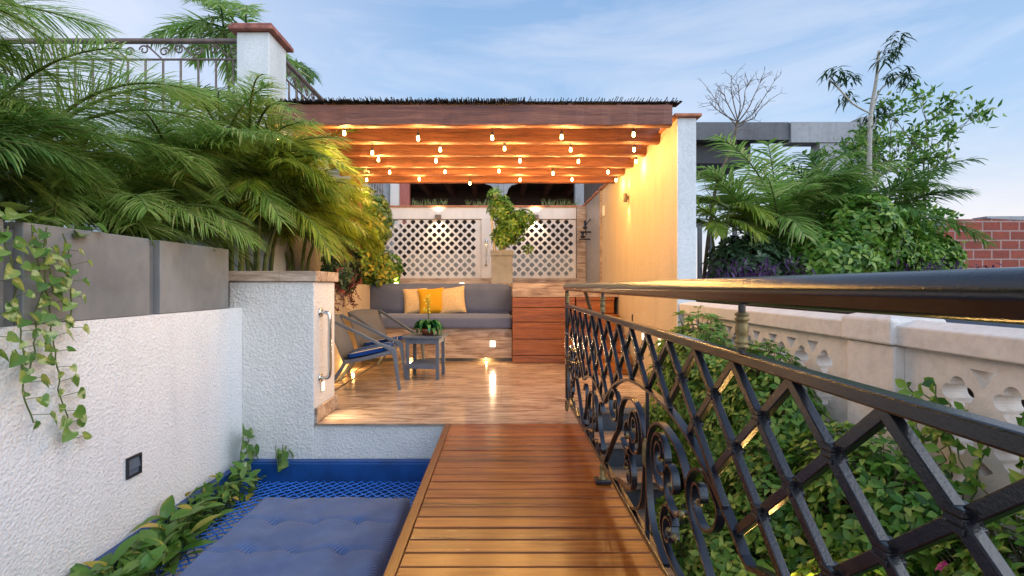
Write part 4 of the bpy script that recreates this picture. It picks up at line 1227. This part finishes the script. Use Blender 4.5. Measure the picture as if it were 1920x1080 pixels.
palm('yellow green areca palm leaning over the pier towards the pergola bulbs', (-2.15, 4.35, 1.0), (.45,1.0), 34, .98, .34, 'palm_y', 4, (.25,-.05,0), (.6,2.4), 5, .2, (-1.9,1.5), .0088, (1.2,2.1), npair=78, grp=G1, zmin=1.14)
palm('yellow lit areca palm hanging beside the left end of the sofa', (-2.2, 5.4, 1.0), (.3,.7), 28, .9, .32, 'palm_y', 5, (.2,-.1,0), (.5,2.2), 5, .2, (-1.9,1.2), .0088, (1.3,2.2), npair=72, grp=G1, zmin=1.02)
palm('areca palm in front of the pale upper terrace wall, below its railing', (-3.1, 4.4, 1.05), (.3,.8), 30, 1.1, .4, 'palm', 6, (.3,0,0), (.5,2.0), 5, .25, (-1.8,1.8), .0088, (.9,1.9), npair=81, grp=G1)
palm('tall areca palm at far left under the iron terrace railing', (-4.1, 3.0, 1.1), (.1,.6), 30, 1.2, .42, 'palm', 16, (.3,0,0), (.5,2.0), 6, .3, (-1.8,1.8), .0088, (.9,1.9), npair=81, grp=G1)
palm('leafy palm between the cement planters and the stone capped pier', (-2.5, 3.1, 1.2), (.05,.4), 24, .8, .30, 'palm', 7, (.2,0,0), (.4,1.8), 4, .15, (-1.6,1.4), .0088, npair=70, grp=G1, zmin=1.24)
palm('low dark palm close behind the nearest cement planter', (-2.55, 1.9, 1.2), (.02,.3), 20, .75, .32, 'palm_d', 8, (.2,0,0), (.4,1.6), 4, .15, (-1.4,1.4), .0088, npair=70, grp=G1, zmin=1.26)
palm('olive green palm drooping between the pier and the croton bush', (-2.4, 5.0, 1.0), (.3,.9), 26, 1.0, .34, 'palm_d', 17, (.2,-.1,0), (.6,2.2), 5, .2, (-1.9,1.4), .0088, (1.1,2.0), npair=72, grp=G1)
palm('bright green palm rising at the left end of the pergola beams', (-2.2, 4.1, 1.0), (.6,1.2), 34, .98, .32, 'palm', 18, (.3,0,0), (.5,2.0), 5, .15, (-1.5,1.2), .0088, (1.1,2.0), npair=72, grp=G1, zmin=1.3)
# palms behind the upper railing
G2 = 'palm trees beyond the upper terrace railing'
palm('palm whose fronds fan out at the top edge left of the red capped column', (-3.75, 7.0, 2.75), (1.7,2.0), 16, 1.05, .42, 'palm', 9, (.1,0,0), (.0,.8), 3, .15, None, .024, npair=46, grp=G2)
palm('drooping palm seen through the bars of the upper railing', (-4.8, 7.4, 2.75), (.7,1.0), 16, 1.2, .45, 'palm_d', 10, (.2,0,0), (.0,.9), 3, .15, None, .024, npair=46, grp=G2)
palm('small palm tuft just right of the red capped column', (-3.5, 8.6, 2.75), (1.95,2.1), 10, .5, .25, 'palm_d', 11, (.2,0,0), (-.2,.6), 2, .05, None, .02, npair=30, grp=G2)

def ell_points(rg, ells, n):
    o = []; ws = [a[3]*a[4]*a[5] for a in ells]; tot = sum(ws)
    for _ in range(n):
        r = rg.uniform(0, tot); k = 0
        while r > ws[k] and k < len(ws)-1: r -= ws[k]; k += 1
        e_ = ells[k]; d = rnd_dir(rg); rad = rg.uniform(.25, 1)**.5
        o.append((Vector((e_[0]+d.x*e_[3]*rad, e_[1]+d.y*e_[4]*rad, e_[2]+d.z*e_[5]*rad)), d))
    return o
def bush(name, cat, label, base, ells, n, ln, w, mat, seed, per=4, grp=None, bark='bark', clip=None, sticks=14, flowers=None, extra=None):
    rg = random.Random(seed); t = thing(name, label, cat, base, group=grp); g = MB(); st = MB(); fls = []; ex = MB()
    pts = ell_points(rg, ells, n); base = Vector(base)
    for i, (p, d) in enumerate(pts):
        if clip and not clip(p): continue
        if i < sticks:
            mid = (base+p)/2 + Vector((rg.uniform(-.05,.05), rg.uniform(-.05,.05), rg.uniform(0,.08)))
            st.tube([base, mid, p], [.010,.007,.003], 5, False)
        else:
            q = p - d*ln*1.6 + Vector((0,0,-ln*.8)); st.tube([q, p], [.0028,.0016], 3, False)
        tgt = ex if (extra and rg.random() < extra[1]) else g
        out = (d + Vector((0,0,.35))).normalized(); a0_ = rg.uniform(0, 6)
        s1 = out.cross(Vector((.3,.2,1))).normalized(); s2 = out.cross(s1)
        for k in range(per):
            a = a0_+2*PI*k/per
            dd = (s1*math.cos(a)+s2*math.sin(a))*rg.uniform(.7,1.1) + out*rg.uniform(.1,.7) + Vector((0,0,-.15))
            tgt.leaf(p + dd*ln*.12, dd, out+rnd_dir(rg)*.3, ln*rg.uniform(.6,1.2), w*rg.uniform(.7,1.15), rg.uniform(.05,.35), rg.uniform(.05,.4))
        if flowers and rg.random() < flowers[1]:
            fl = MB(); fls.append(fl)
            for k in range(5):
                a = 2*PI*k/5; dd = s1*math.cos(a)+s2*math.sin(a)+out*.4
                fl.leaf(p+out*ln*.4, dd, out, flowers[2], flowers[2]*.75, .2, .2)
    g.build('foliage', M[mat], t); st.build('branches', M[bark], t)
    for fl in fls: fl.build('flower', M[flowers[0]], t)
    if extra and ex.v: ex.build('pale_foliage', M[extra[0]], t)
    return t
# hedge between stairs and pierced wall
GH = 'climbing shrubs between the stairs and the pierced wall'
def hclip(p): return p.x < 1.525 and p.x > .62
bush('garden_shrub', 'shrub', 'tallest leafy climbing shrub at the far end, against the yellow wall corner', (1.42,3.5,-.6), [(1.36,3.45,.30,.20,.55,.56),(1.36,2.95,.05,.2,.4,.6),(1.35,3.9,.05,.2,.35,.6)], 2300, .044, .027, 'shrub_b', 31, 5, GH, clip=hclip)
bush('garden_shrub', 'shrub', 'leafy climbing shrub with magenta flowers left of the cement column', (1.42,2.6,-.6), [(1.38,2.6,.22,.17,.45,.50),(1.28,2.3,-.15,.24,.4,.45)], 2300, .044, .026, 'shrub', 32, 5, GH, clip=hclip, flowers=('flower_m',.009,.028), extra=('shrub_b', .25))
bush('garden_shrub', 'shrub', 'dense green climbing shrub in front of the cement column', (1.4,1.8,-.6), [(1.36,1.85,.06,.18,.45,.42),(1.22,1.5,-.2,.28,.4,.35)], 2300, .044, .027, 'shrub', 33, 5, GH, clip=hclip, extra=('shrub_b', .2))
bush('garden_shrub', 'shrub', 'loose climbing shrub below the pierced panel at the right edge', (1.4,1.0,-.6), [(1.36,1.15,.06,.18,.45,.40),(1.25,.8,-.2,.26,.4,.32)], 2000, .042, .027, 'shrub', 34, 5, GH, clip=hclip, flowers=('flower_m',.004,.024))
bush('garden_shrub', 'shrub', 'lowest garden shrub lit yellow from below beside the scrolled railing', (1.15,2.2,-.75), [(1.05,2.3,-.35,.28,.7,.30),(1.1,1.5,-.4,.3,.5,.3)], 2200, .044, .028, 'shrub_b', 35, 5, GH, clip=hclip)
# vines climbing over the pierced panels
rg = random.Random(60)
vi = thing('vine', 'thin vine with round leaves twining over the pierced wall panel at right', 'vine', (1.5, 1.4, .2))
g = MB(); st = MB()
for k in range(26):
    p = Vector((1.50, rg.uniform(.95, 1.9), rg.uniform(.1,.25))); pts = [p.copy()]; d = Vector((0, rg.uniform(-.4,.4), 1))
    for i in range(12):
        d = (d + Vector((0, rg.uniform(-.6,.6), rg.uniform(-.2,.5)))).normalized(); p = p + d*.04; p.x = 1.505+rg.uniform(-.02,.02); pts.append(p.copy())
        for s_ in range(2):
            if rg.random() < .75: g.leaf(p.copy(), Vector((-.5, rg.uniform(-1,1), rg.uniform(-.5,.7))), Vector((-1,0,.3)), rg.uniform(.032,.055), rg.uniform(.024,.038), .15, .3)
    st.tube(pts, .0025, 4, False)
g.build('leaves', M['shrub'], vi); st.build('stem', M['stem'], vi)
gs = thing('garden_spotlight', 'small garden spotlight glowing low in the shrubs beside the bridge', 'lamp', (1.0, 1.55, -.2))
MB().lathe([(0,-.05),(.03,-.05),(.035,.03),(.03,.035)], 12, (1.0,1.62,-.12)).build('housing', M['black'], gs)
MB().tube([(1.0,1.62,-.6),(1.0,1.62,-.16)], .008, 6).build('stake', M['black'], gs)
MB().lathe([(0,.028),(.028,.028)], 12, (1.0,1.62,-.12)).build('lens', M['lamp_lens'], gs)
lamp('garden_spot', 'POINT', 7, WARM, (1.0, 1.62, -.06), gs, .02)

# back hedges and bushes, left of the sofa
bush('croton_bush', 'shrub', 'bright variegated yellow green bush at the left end of the lattice wall', (-1.98,7.2,1.0), [(-1.93,6.9,1.55,.28,.45,.55),(-2.1,7.6,2.0,.42,.5,.5),(-1.75,7.3,1.25,.28,.4,.28)], 1700, .085, .045, 'croton', 41, 5, extra=('shrub_b',.45))
bush('flowering_bush', 'shrub', 'dark leaved bush with pink flowers above the cream wall left of the sofa', (-1.95,5.9,1.0), [(-1.86,5.8,1.22,.17,.4,.3)], 420, .07, .04, 'shrub_dark', 42, 5, flowers=('flower_p',.06,.05), extra=('maroon',.3))
hp = thing('trailing_plant', 'purple leaved plant trailing down the cream wall beside the sofa', 'plant', (-1.85, 5.6, 1.0))
g = MB(); st = MB(); rg = random.Random(43)
for k in range(12):
    p = Vector((-1.84, rg.uniform(5.2,6.1), 1.06)); pts = [p.copy()]; L2 = rg.randint(4,9)
    for i in range(L2):
        p = p + Vector((.012, rg.uniform(-.04,.04), -.035)); pts.append(p.copy())
        for s_ in range(2): g.leaf(p.copy(), Vector((rg.uniform(-.2,1), rg.uniform(-1,1), rg.uniform(-.7,.3))), Vector((1,0,.3)), .055, .022, .2, .2)
    st.tube(pts, .003, 4, False)
g.build('leaves', M['maroon'], hp); st.build('stems', M['maroon'], hp)
# climbing shrub in the stone planter
bush('climbing_shrub', 'shrub', 'bushy green climber growing from the square stone planter', (0,7.6,1.5), [(-.02,7.6,2.18,.18,.15,.22),(.16,7.55,1.92,.24,.2,.26),(.33,7.55,2.03,.2,.15,.13),(.02,7.55,1.75,.15,.15,.2),(.42,7.5,1.55,.1,.08,.06),(-.1,7.5,2.4,.1,.1,.08)], 430, .075, .042, 'shrub_b', 44, 5, bark='bark_white', sticks=20)
tk = MB().tube([(-.10,7.55,1.5),(-.12,7.55,1.75),(-.15,7.55,2.0),(-.12,7.55,2.15)], [.022,.02,.018,.01], 8)
tk.build('trunk', M['bark_white'], [o for o in col.objects if o.name.startswith('climbing_shrub')][0])

# pothos trailing over the left planters
def heart(g, p, d, up, s):
    d = d.normalized(); sd = d.cross(up).normalized(); n = sd.cross(d)
    out_ = [(0,0),(.42,-.12),(.55,.15),(.42,.55),(.2,.85),(0,1.05),(-.2,.85),(-.42,.55),(-.55,.15),(-.42,-.12)]
    vs = [p + sd*a*s + d*b*s + n*(abs(a)*.35 - .18*max(0,b)**2)*s for a, b in out_] + [p + d*.5*s - n*.05*s]
    g.add(vs, [(10, i, (i+1)%10) for i in range(10)], True)
def pothos(label, strands, seed, mat='pothos', extra_top=0):
    rg = random.Random(seed); p0 = strands[0][0]
    t = thing('pothos_vine', label, 'vine', tuple(p0)); g = MB(); st = MB()
    for (p, L2, drift, size) in strands:
        p = Vector(p); pts = [p.copy()]; n = max(2, int(L2/.032))
        for i in range(n):
            p = p + Vector((rg.uniform(-.004,.004), drift+rg.uniform(-.012,.012), -L2/n)); p.x = max(p.x, -1.87); pts.append(p.copy())
            if rg.random() < .9:
                s_ = 1 if i % 2 else -1
                q = p + Vector((rg.uniform(.015,.04), s_*rg.uniform(.015,.05), rg.uniform(-.01,.02)))
                st.tube([p, q], .0016, 3, False)
                heart(g, q, Vector((rg.uniform(.1,.5), s_*rg.uniform(.2,1), rg.uniform(-1,.0))), Vector((1, rg.uniform(-.6,.6), rg.uniform(.2,1))), size*rg.uniform(.6,1.15))
        st.tube(pts, .003, 5, False)
    for i in range(extra_top):
        q = Vector((rg.uniform(-2.1,-1.86), rg.uniform(1.55,2.35), rg.uniform(1.22,1.30)))
        heart(g, q, Vector((rg.uniform(.2,1), rg.uniform(-1,1), rg.uniform(-.4,.3))), Vector((.4,0,1)), rg.uniform(.045,.085))
    g.build('leaves', M[mat], t); st.build('stem', M['stem'], t); return t
pothos('long pothos vine with mottled light green leaves trailing down the white wall', [((-1.845,1.95,1.24),.90,.004,.05),((-1.85,2.02,1.24),.6,-.004,.045),((-1.84,2.08,1.22),.4,.004,.045),((-1.845,2.0,1.22),.25,.01,.05)], 51, extra_top=60)
pothos('second pothos vine hanging at the left edge of the picture', [((-1.82,1.83,1.22),.75,.002,.05),((-1.83,1.79,1.22),.5,.0,.05)], 52)
pothos('small pothos sprig climbing in the corner beside the blue net frame', [((-1.82,3.50,.03),.28,-.003,.08),((-1.79,3.51,-.02),.2,0,.07)], 53)
pothos('tiny pothos sprig standing on the blue frame against the terrace wall', [((-1.56,3.54,-.13),.10,.0,.085),((-1.61,3.54,-.14),.1,.0,.08)], 54)

# broad leaves lying on the net along the white wall
def broadleaf(g, p, d, up, ln, w):
    d = d.normalized(); sd = d.cross(up).normalized(); n = sd.cross(d); k = 7; vs = []
    for i in range(k+1):
        u = i/k; c = p + d*ln*u + n*(-.35*ln*u*u + .1*ln*u); ww = w*.5*math.sin(PI*min(.985, .06+u*.94))**.8
        vs += [c - sd*ww + n*ww*.35, c, c + sd*ww + n*ww*.35]
    fs = []
    for i in range(k): fs += [(i*3,i*3+1,i*3+4,i*3+3),(i*3+1,i*3+2,i*3+5,i*3+4)]
    g.add(vs, fs, True)
rg = random.Random(70)
clumps = [(-1.76,1.75),(-1.73,1.98),(-1.70,2.2),(-1.72,2.42),(-1.74,2.64),(-1.76,2.86),(-1.77,3.08),(-1.77,3.3)]
wh = ['nearest, cut by the picture edge','second nearest','third nearest, with a torn yellow leaf','fourth nearest','fifth nearest','sixth, beside the mattress top corner','second farthest','farthest, in the corner of the net']
for k, (cx, cy) in enumerate(clumps):
    t = thing('broad_leaf_plant', 'leafy plant along the white wall, ' + wh[k], 'plant', (cx, cy, -.42), group='broad leaved plants along the net edge')
    g = MB(); st = MB(); sc_ = 1.15 if k < 5 else .8
    for i in range(46):
        a = rg.uniform(0, 2*PI); b0_ = Vector((cx+rg.uniform(-.09,.13), cy+rg.uniform(-.13,.13), -.39+rg.uniform(0,.16)))
        d = Vector((math.cos(a)*.9+.1, math.sin(a), rg.uniform(.1,1.1)))
        if b0_.x + d.normalized().x*.12 < -1.86: d.x = abs(d.x)
        broadleaf(g, b0_, d, Vector((0,0,1))+rnd_dir(rg)*.4, rg.uniform(.08,.155)*sc_, rg.uniform(.035,.06)*sc_)
        st.tube([(cx, cy, -.5), tuple(b0_)], .003, 4, False)
    g.build('leaves', M['broad'], t); st.build('stems', M['stem'], t)

# --- right hand garden
def limb(st, p, d, L_, r, depth, rg, tips, wig=.35, up=.15, split=(2,3)):
    pts = [p.copy()]; n = 5
    for i in range(n):
        d = (d + rnd_dir(rg)*wig*.35 + Vector((0,0,up))*.3).normalized(); p = p + d*L_/n; pts.append(p.copy())
    st.tube(pts, [r*(1-.45*i/n) for i in range(n+1)], 5, False)
    if depth == 0: tips.append((p, d)); return
    tips.append((pts[3], d)) if depth == 1 else None
    for k in range(rg.randint(*split)):
        limb(st, p, (d + rnd_dir(rg)*wig*2.2).normalized(), L_*rg.uniform(.6,.85), r*.55, depth-1, rg, tips, wig, up, split)
def tree(name, label, base, d0, L_, r, depth, seed, mat, leafn, ln, w, bark='bark', wig=.35, up=.15, split=(2,3), grp=None, spr=.14, cat='tree'):
    rg = random.Random(seed); t = thing(name, label, cat, base, group=grp); st = MB(); g = MB(); tips = []
    limb(st, Vector(base), Vector(d0).normalized(), L_, r, depth, rg, tips, wig, up, split)
    for (p, d) in tips:
        for k in range(leafn):
            q = p + rnd_dir(rg)*rg.uniform(0, spr)
            g.leaf(q, (d*.5 + rnd_dir(rg) + Vector((.25,0,-.2))), rnd_dir(rg), ln*rg.uniform(.7,1.2), w*rg.uniform(.8,1.2), .2, .2)
    st.build('trunk', M[bark], t)
    if g.v: g.build('crown', M[mat], t)
    return t
tree('leafy_tree', 'airy small leaved tree standing tallest at the right of the garden', (6.5,7.6,.9), (-.05,0,1), .98, .05, 4, 81, 'shrub', 26, .095, .034, wig=.40, up=.18, split=(3,3), spr=.17)
tree('leafy_tree', 'slim leafy tree leaning right in front of the brick wall', (5.7,7.3,.9), (.05,0,1), .6, .03, 3, 82, 'shrub', 18, .10, .045, wig=.45, up=.1, split=(3,3), spr=.2)
t = thing('bare_tree', 'leafless grey tree with fine bare twigs beside the white wall end', 'tree', (2.6,6.2,.9))
st = MB(); rg = random.Random(83); D = 6.2
trunk = catmull([P(1318,540,D), P(1330,430,D), P(1345,340,D+.05), P(1372,275,D), P(1382,232,D)], 5)
st.tube(trunk, [.026-.0006*i for i in range(len(trunk))], 6)
for (x1_, y1_, x2_, y2_) in ((1352,205,1322,160),(1362,190,1345,168),(1375,190,1372,140),(1388,200,1385,158),(1395,195,1408,148),(1402,205,1428,150),(1410,215,1452,152),(1412,222,1440,190),(1358,215,1330,190)):
    a = P(1382+rg.uniform(-4,4), 232+rg.uniform(-6,6), D); b = P(x1_, y1_, D+rg.uniform(-.15,.15)); c_ = P(x2_, y2_, D+rg.uniform(-.2,.2))
    br_ = catmull([a, b, (b+c_)/2+rnd_dir(rg)*.03, c_], 5); st.tube(br_, [.009-.0004*i for i in range(len(br_))], 4)
    for k in range(9):
        q = br_[rg.randint(4, len(br_)-1)]; d = ((c_-a).normalized()+rnd_dir(rg)*.9).normalized()
        e1 = q + d*rg.uniform(.06,.16); st.tube([q, (q+e1)/2+rnd_dir(rg)*.01, e1], [.0035,.003,.002], 4, False)
        for _ in range(2):
            e2 = e1 + (d+rnd_dir(rg)*.8).normalized()*rg.uniform(.04,.09); st.tube([e1, e2], [.0024,.0016], 3, False)
for k in range(14):
    q = trunk[rg.randint(5, len(trunk)-2)]; d = (rnd_dir(rg)+Vector((0,0,.3))).normalized(); e1 = q + d*rg.uniform(.12,.3)
    st.tube([q, (q+e1)/2+rnd_dir(rg)*.03, e1], [.005,.004,.002], 4, False)
    for _ in range(3): e2 = e1 + (d+rnd_dir(rg)).normalized()*.09; st.tube([e1, e2], .0018, 3, False)
st.build('branches', M['bark'], t)
# tall thin tree with palmate tufts
t = thing('papaya_like_tree', 'tall thin pale stemmed tree with drooping leaf tufts against the sky', 'tree', (5.2,7.0,.9))
st = MB(); g = MB(); rg = random.Random(84)
D = 7.0
def leafclump(q, r_, n=34):
    for k in range(n):
        a = 2*PI*k/n; d = Vector((math.cos(a), math.sin(a), rg.uniform(-.6,.25)))
        c = q + rnd_dir(rg)*r_*.45; g.leaf(c, d, Vector((0,0,1)), r_*rg.uniform(.5,.95), r_*.15, .15, .5)
trunk = [P(1640,560,D), P(1632,430,D), P(1630,300,D), P(1633,215,D), P(1643,150,D), P(1648,95,D)]
st.tube(catmull(trunk, 4), [.045-.0015*i for i in range(21)], 7)
st.tube(catmull([P(1632,213,D), P(1600,195,D-.1), P(1572,165,D-.1), P(1555,150,D)], 4), .012, 6)
st.tube(catmull([P(1634,212,D), P(1650,170,D+.1), P(1672,150,D), P(1690,140,D)], 4), .011, 6)
for (px, py, r_) in ((1685,72,.20),(1660,105,.2),(1676,98,.16),(1563,140,.22),(1590,148,.2),(1585,180,.18),(1690,135,.22),(1705,150,.18),(1672,145,.16),(1640,215,.2),(1655,205,.14)):
    leafclump(P(px, py, D+rg.uniform(-.2,.2)), r_)
st.build('trunk', M['bark_white'], t); g.build('crown', M['shrub_dark'], t); t.name = 'slender_tree'
G3 = 'palms in the garden right of the white wall'
palm('bright green palm just right of the white wall end', (3.4,6.2,.92), (.5,1.1), 26, 1.35, .42, 'palm', 86, (.1,0,0), (1.0,3.2), 4, .15, None, .024, npair=44, grp=G3)
palm('tall palm in the middle of the right hand garden', (4.7,6.6,.92), (.6,1.2), 26, 1.3, .42, 'palm_d', 87, (.15,0,0), (.8,2.8), 4, .15, None, .024, npair=44, grp=G3)
palm('low palm at the right end of the garden near the brick wall', (5.7,7.6,.92), (.2,.5), 12, 1.0, .35, 'palm_d', 88, (.1,0,0), (.2,1.2), 3, .1, None, .022, npair=34, grp=G3)
palm('small yellow green palm leaning toward the white wall end', (2.6,5.9,.92), (.75,1.15), 12, .75, .3, 'palm_y', 89, (.1,0,0), (.3,1.2), 3, .1, None, .022, npair=34, grp=G3)
G4 = 'leafy shrubs filling the right hand garden bed'
bush('leafy_shrub', 'shrub', 'loose green shrub nearest the white wall end', (2.9,5.8,.92), [(2.9,5.8,1.2,.5,.4,.4)], 620, .10, .05, 'shrub_dark', 90, 5, G4)
bush('leafy_shrub', 'shrub', 'big pale green shrub in the middle of the right hand garden', (3.8,5.8,.92), [(3.75,5.7,1.3,.6,.4,.42),(4.15,5.7,1.7,.4,.35,.35)], 1150, .095, .05, 'shrub_b', 91, 5, G4)
bush('leafy_shrub', 'shrub', 'dense dark green shrub behind the big pale one', (4.9,6.4,.92), [(4.8,6.4,1.5,.6,.4,.6),(4.0,6.6,1.8,.5,.3,.45)], 1150, .10, .05, 'shrub', 92, 5, G4)
bush('leafy_shrub', 'shrub', 'yellowish shrub at the right end of the garden', (5.6,6.6,.92), [(5.55,6.6,1.3,.5,.4,.42),(5.6,6.9,1.7,.3,.3,.4)], 900, .10, .05, 'shrub_b', 93, 5, G4)
G5 = 'purple leaved ground plants in the right hand garden'
for k, (c_, lab) in enumerate((((2.5,5.2),'purple leaved plant low beside the white wall end'), ((2.95,5.3),'purple leaved plant low in front of the big pale shrub'), ((4.9,5.7),'purple leaved plant low toward the brick wall, left one'), ((5.6,6.0),'purple leaved plant low toward the brick wall, right one'))):
    t = thing('purple_plant', lab, 'plant', (c_[0], c_[1], .92), group=G5); g = MB(); rg = random.Random(100+k)
    for i in range(260):
        p = Vector((c_[0]+rg.uniform(-.35,.35), c_[1]+rg.uniform(-.2,.2), .93+rg.uniform(0,.34)*rg.random()))
        g.leaf(p, Vector((rg.uniform(-1,1), rg.uniform(-1,1), rg.uniform(0,1.4))), Vector((0,0,1)), rg.uniform(.09,.17), .022, .3, .3)
    g.build('leaves', M['purple'], t)
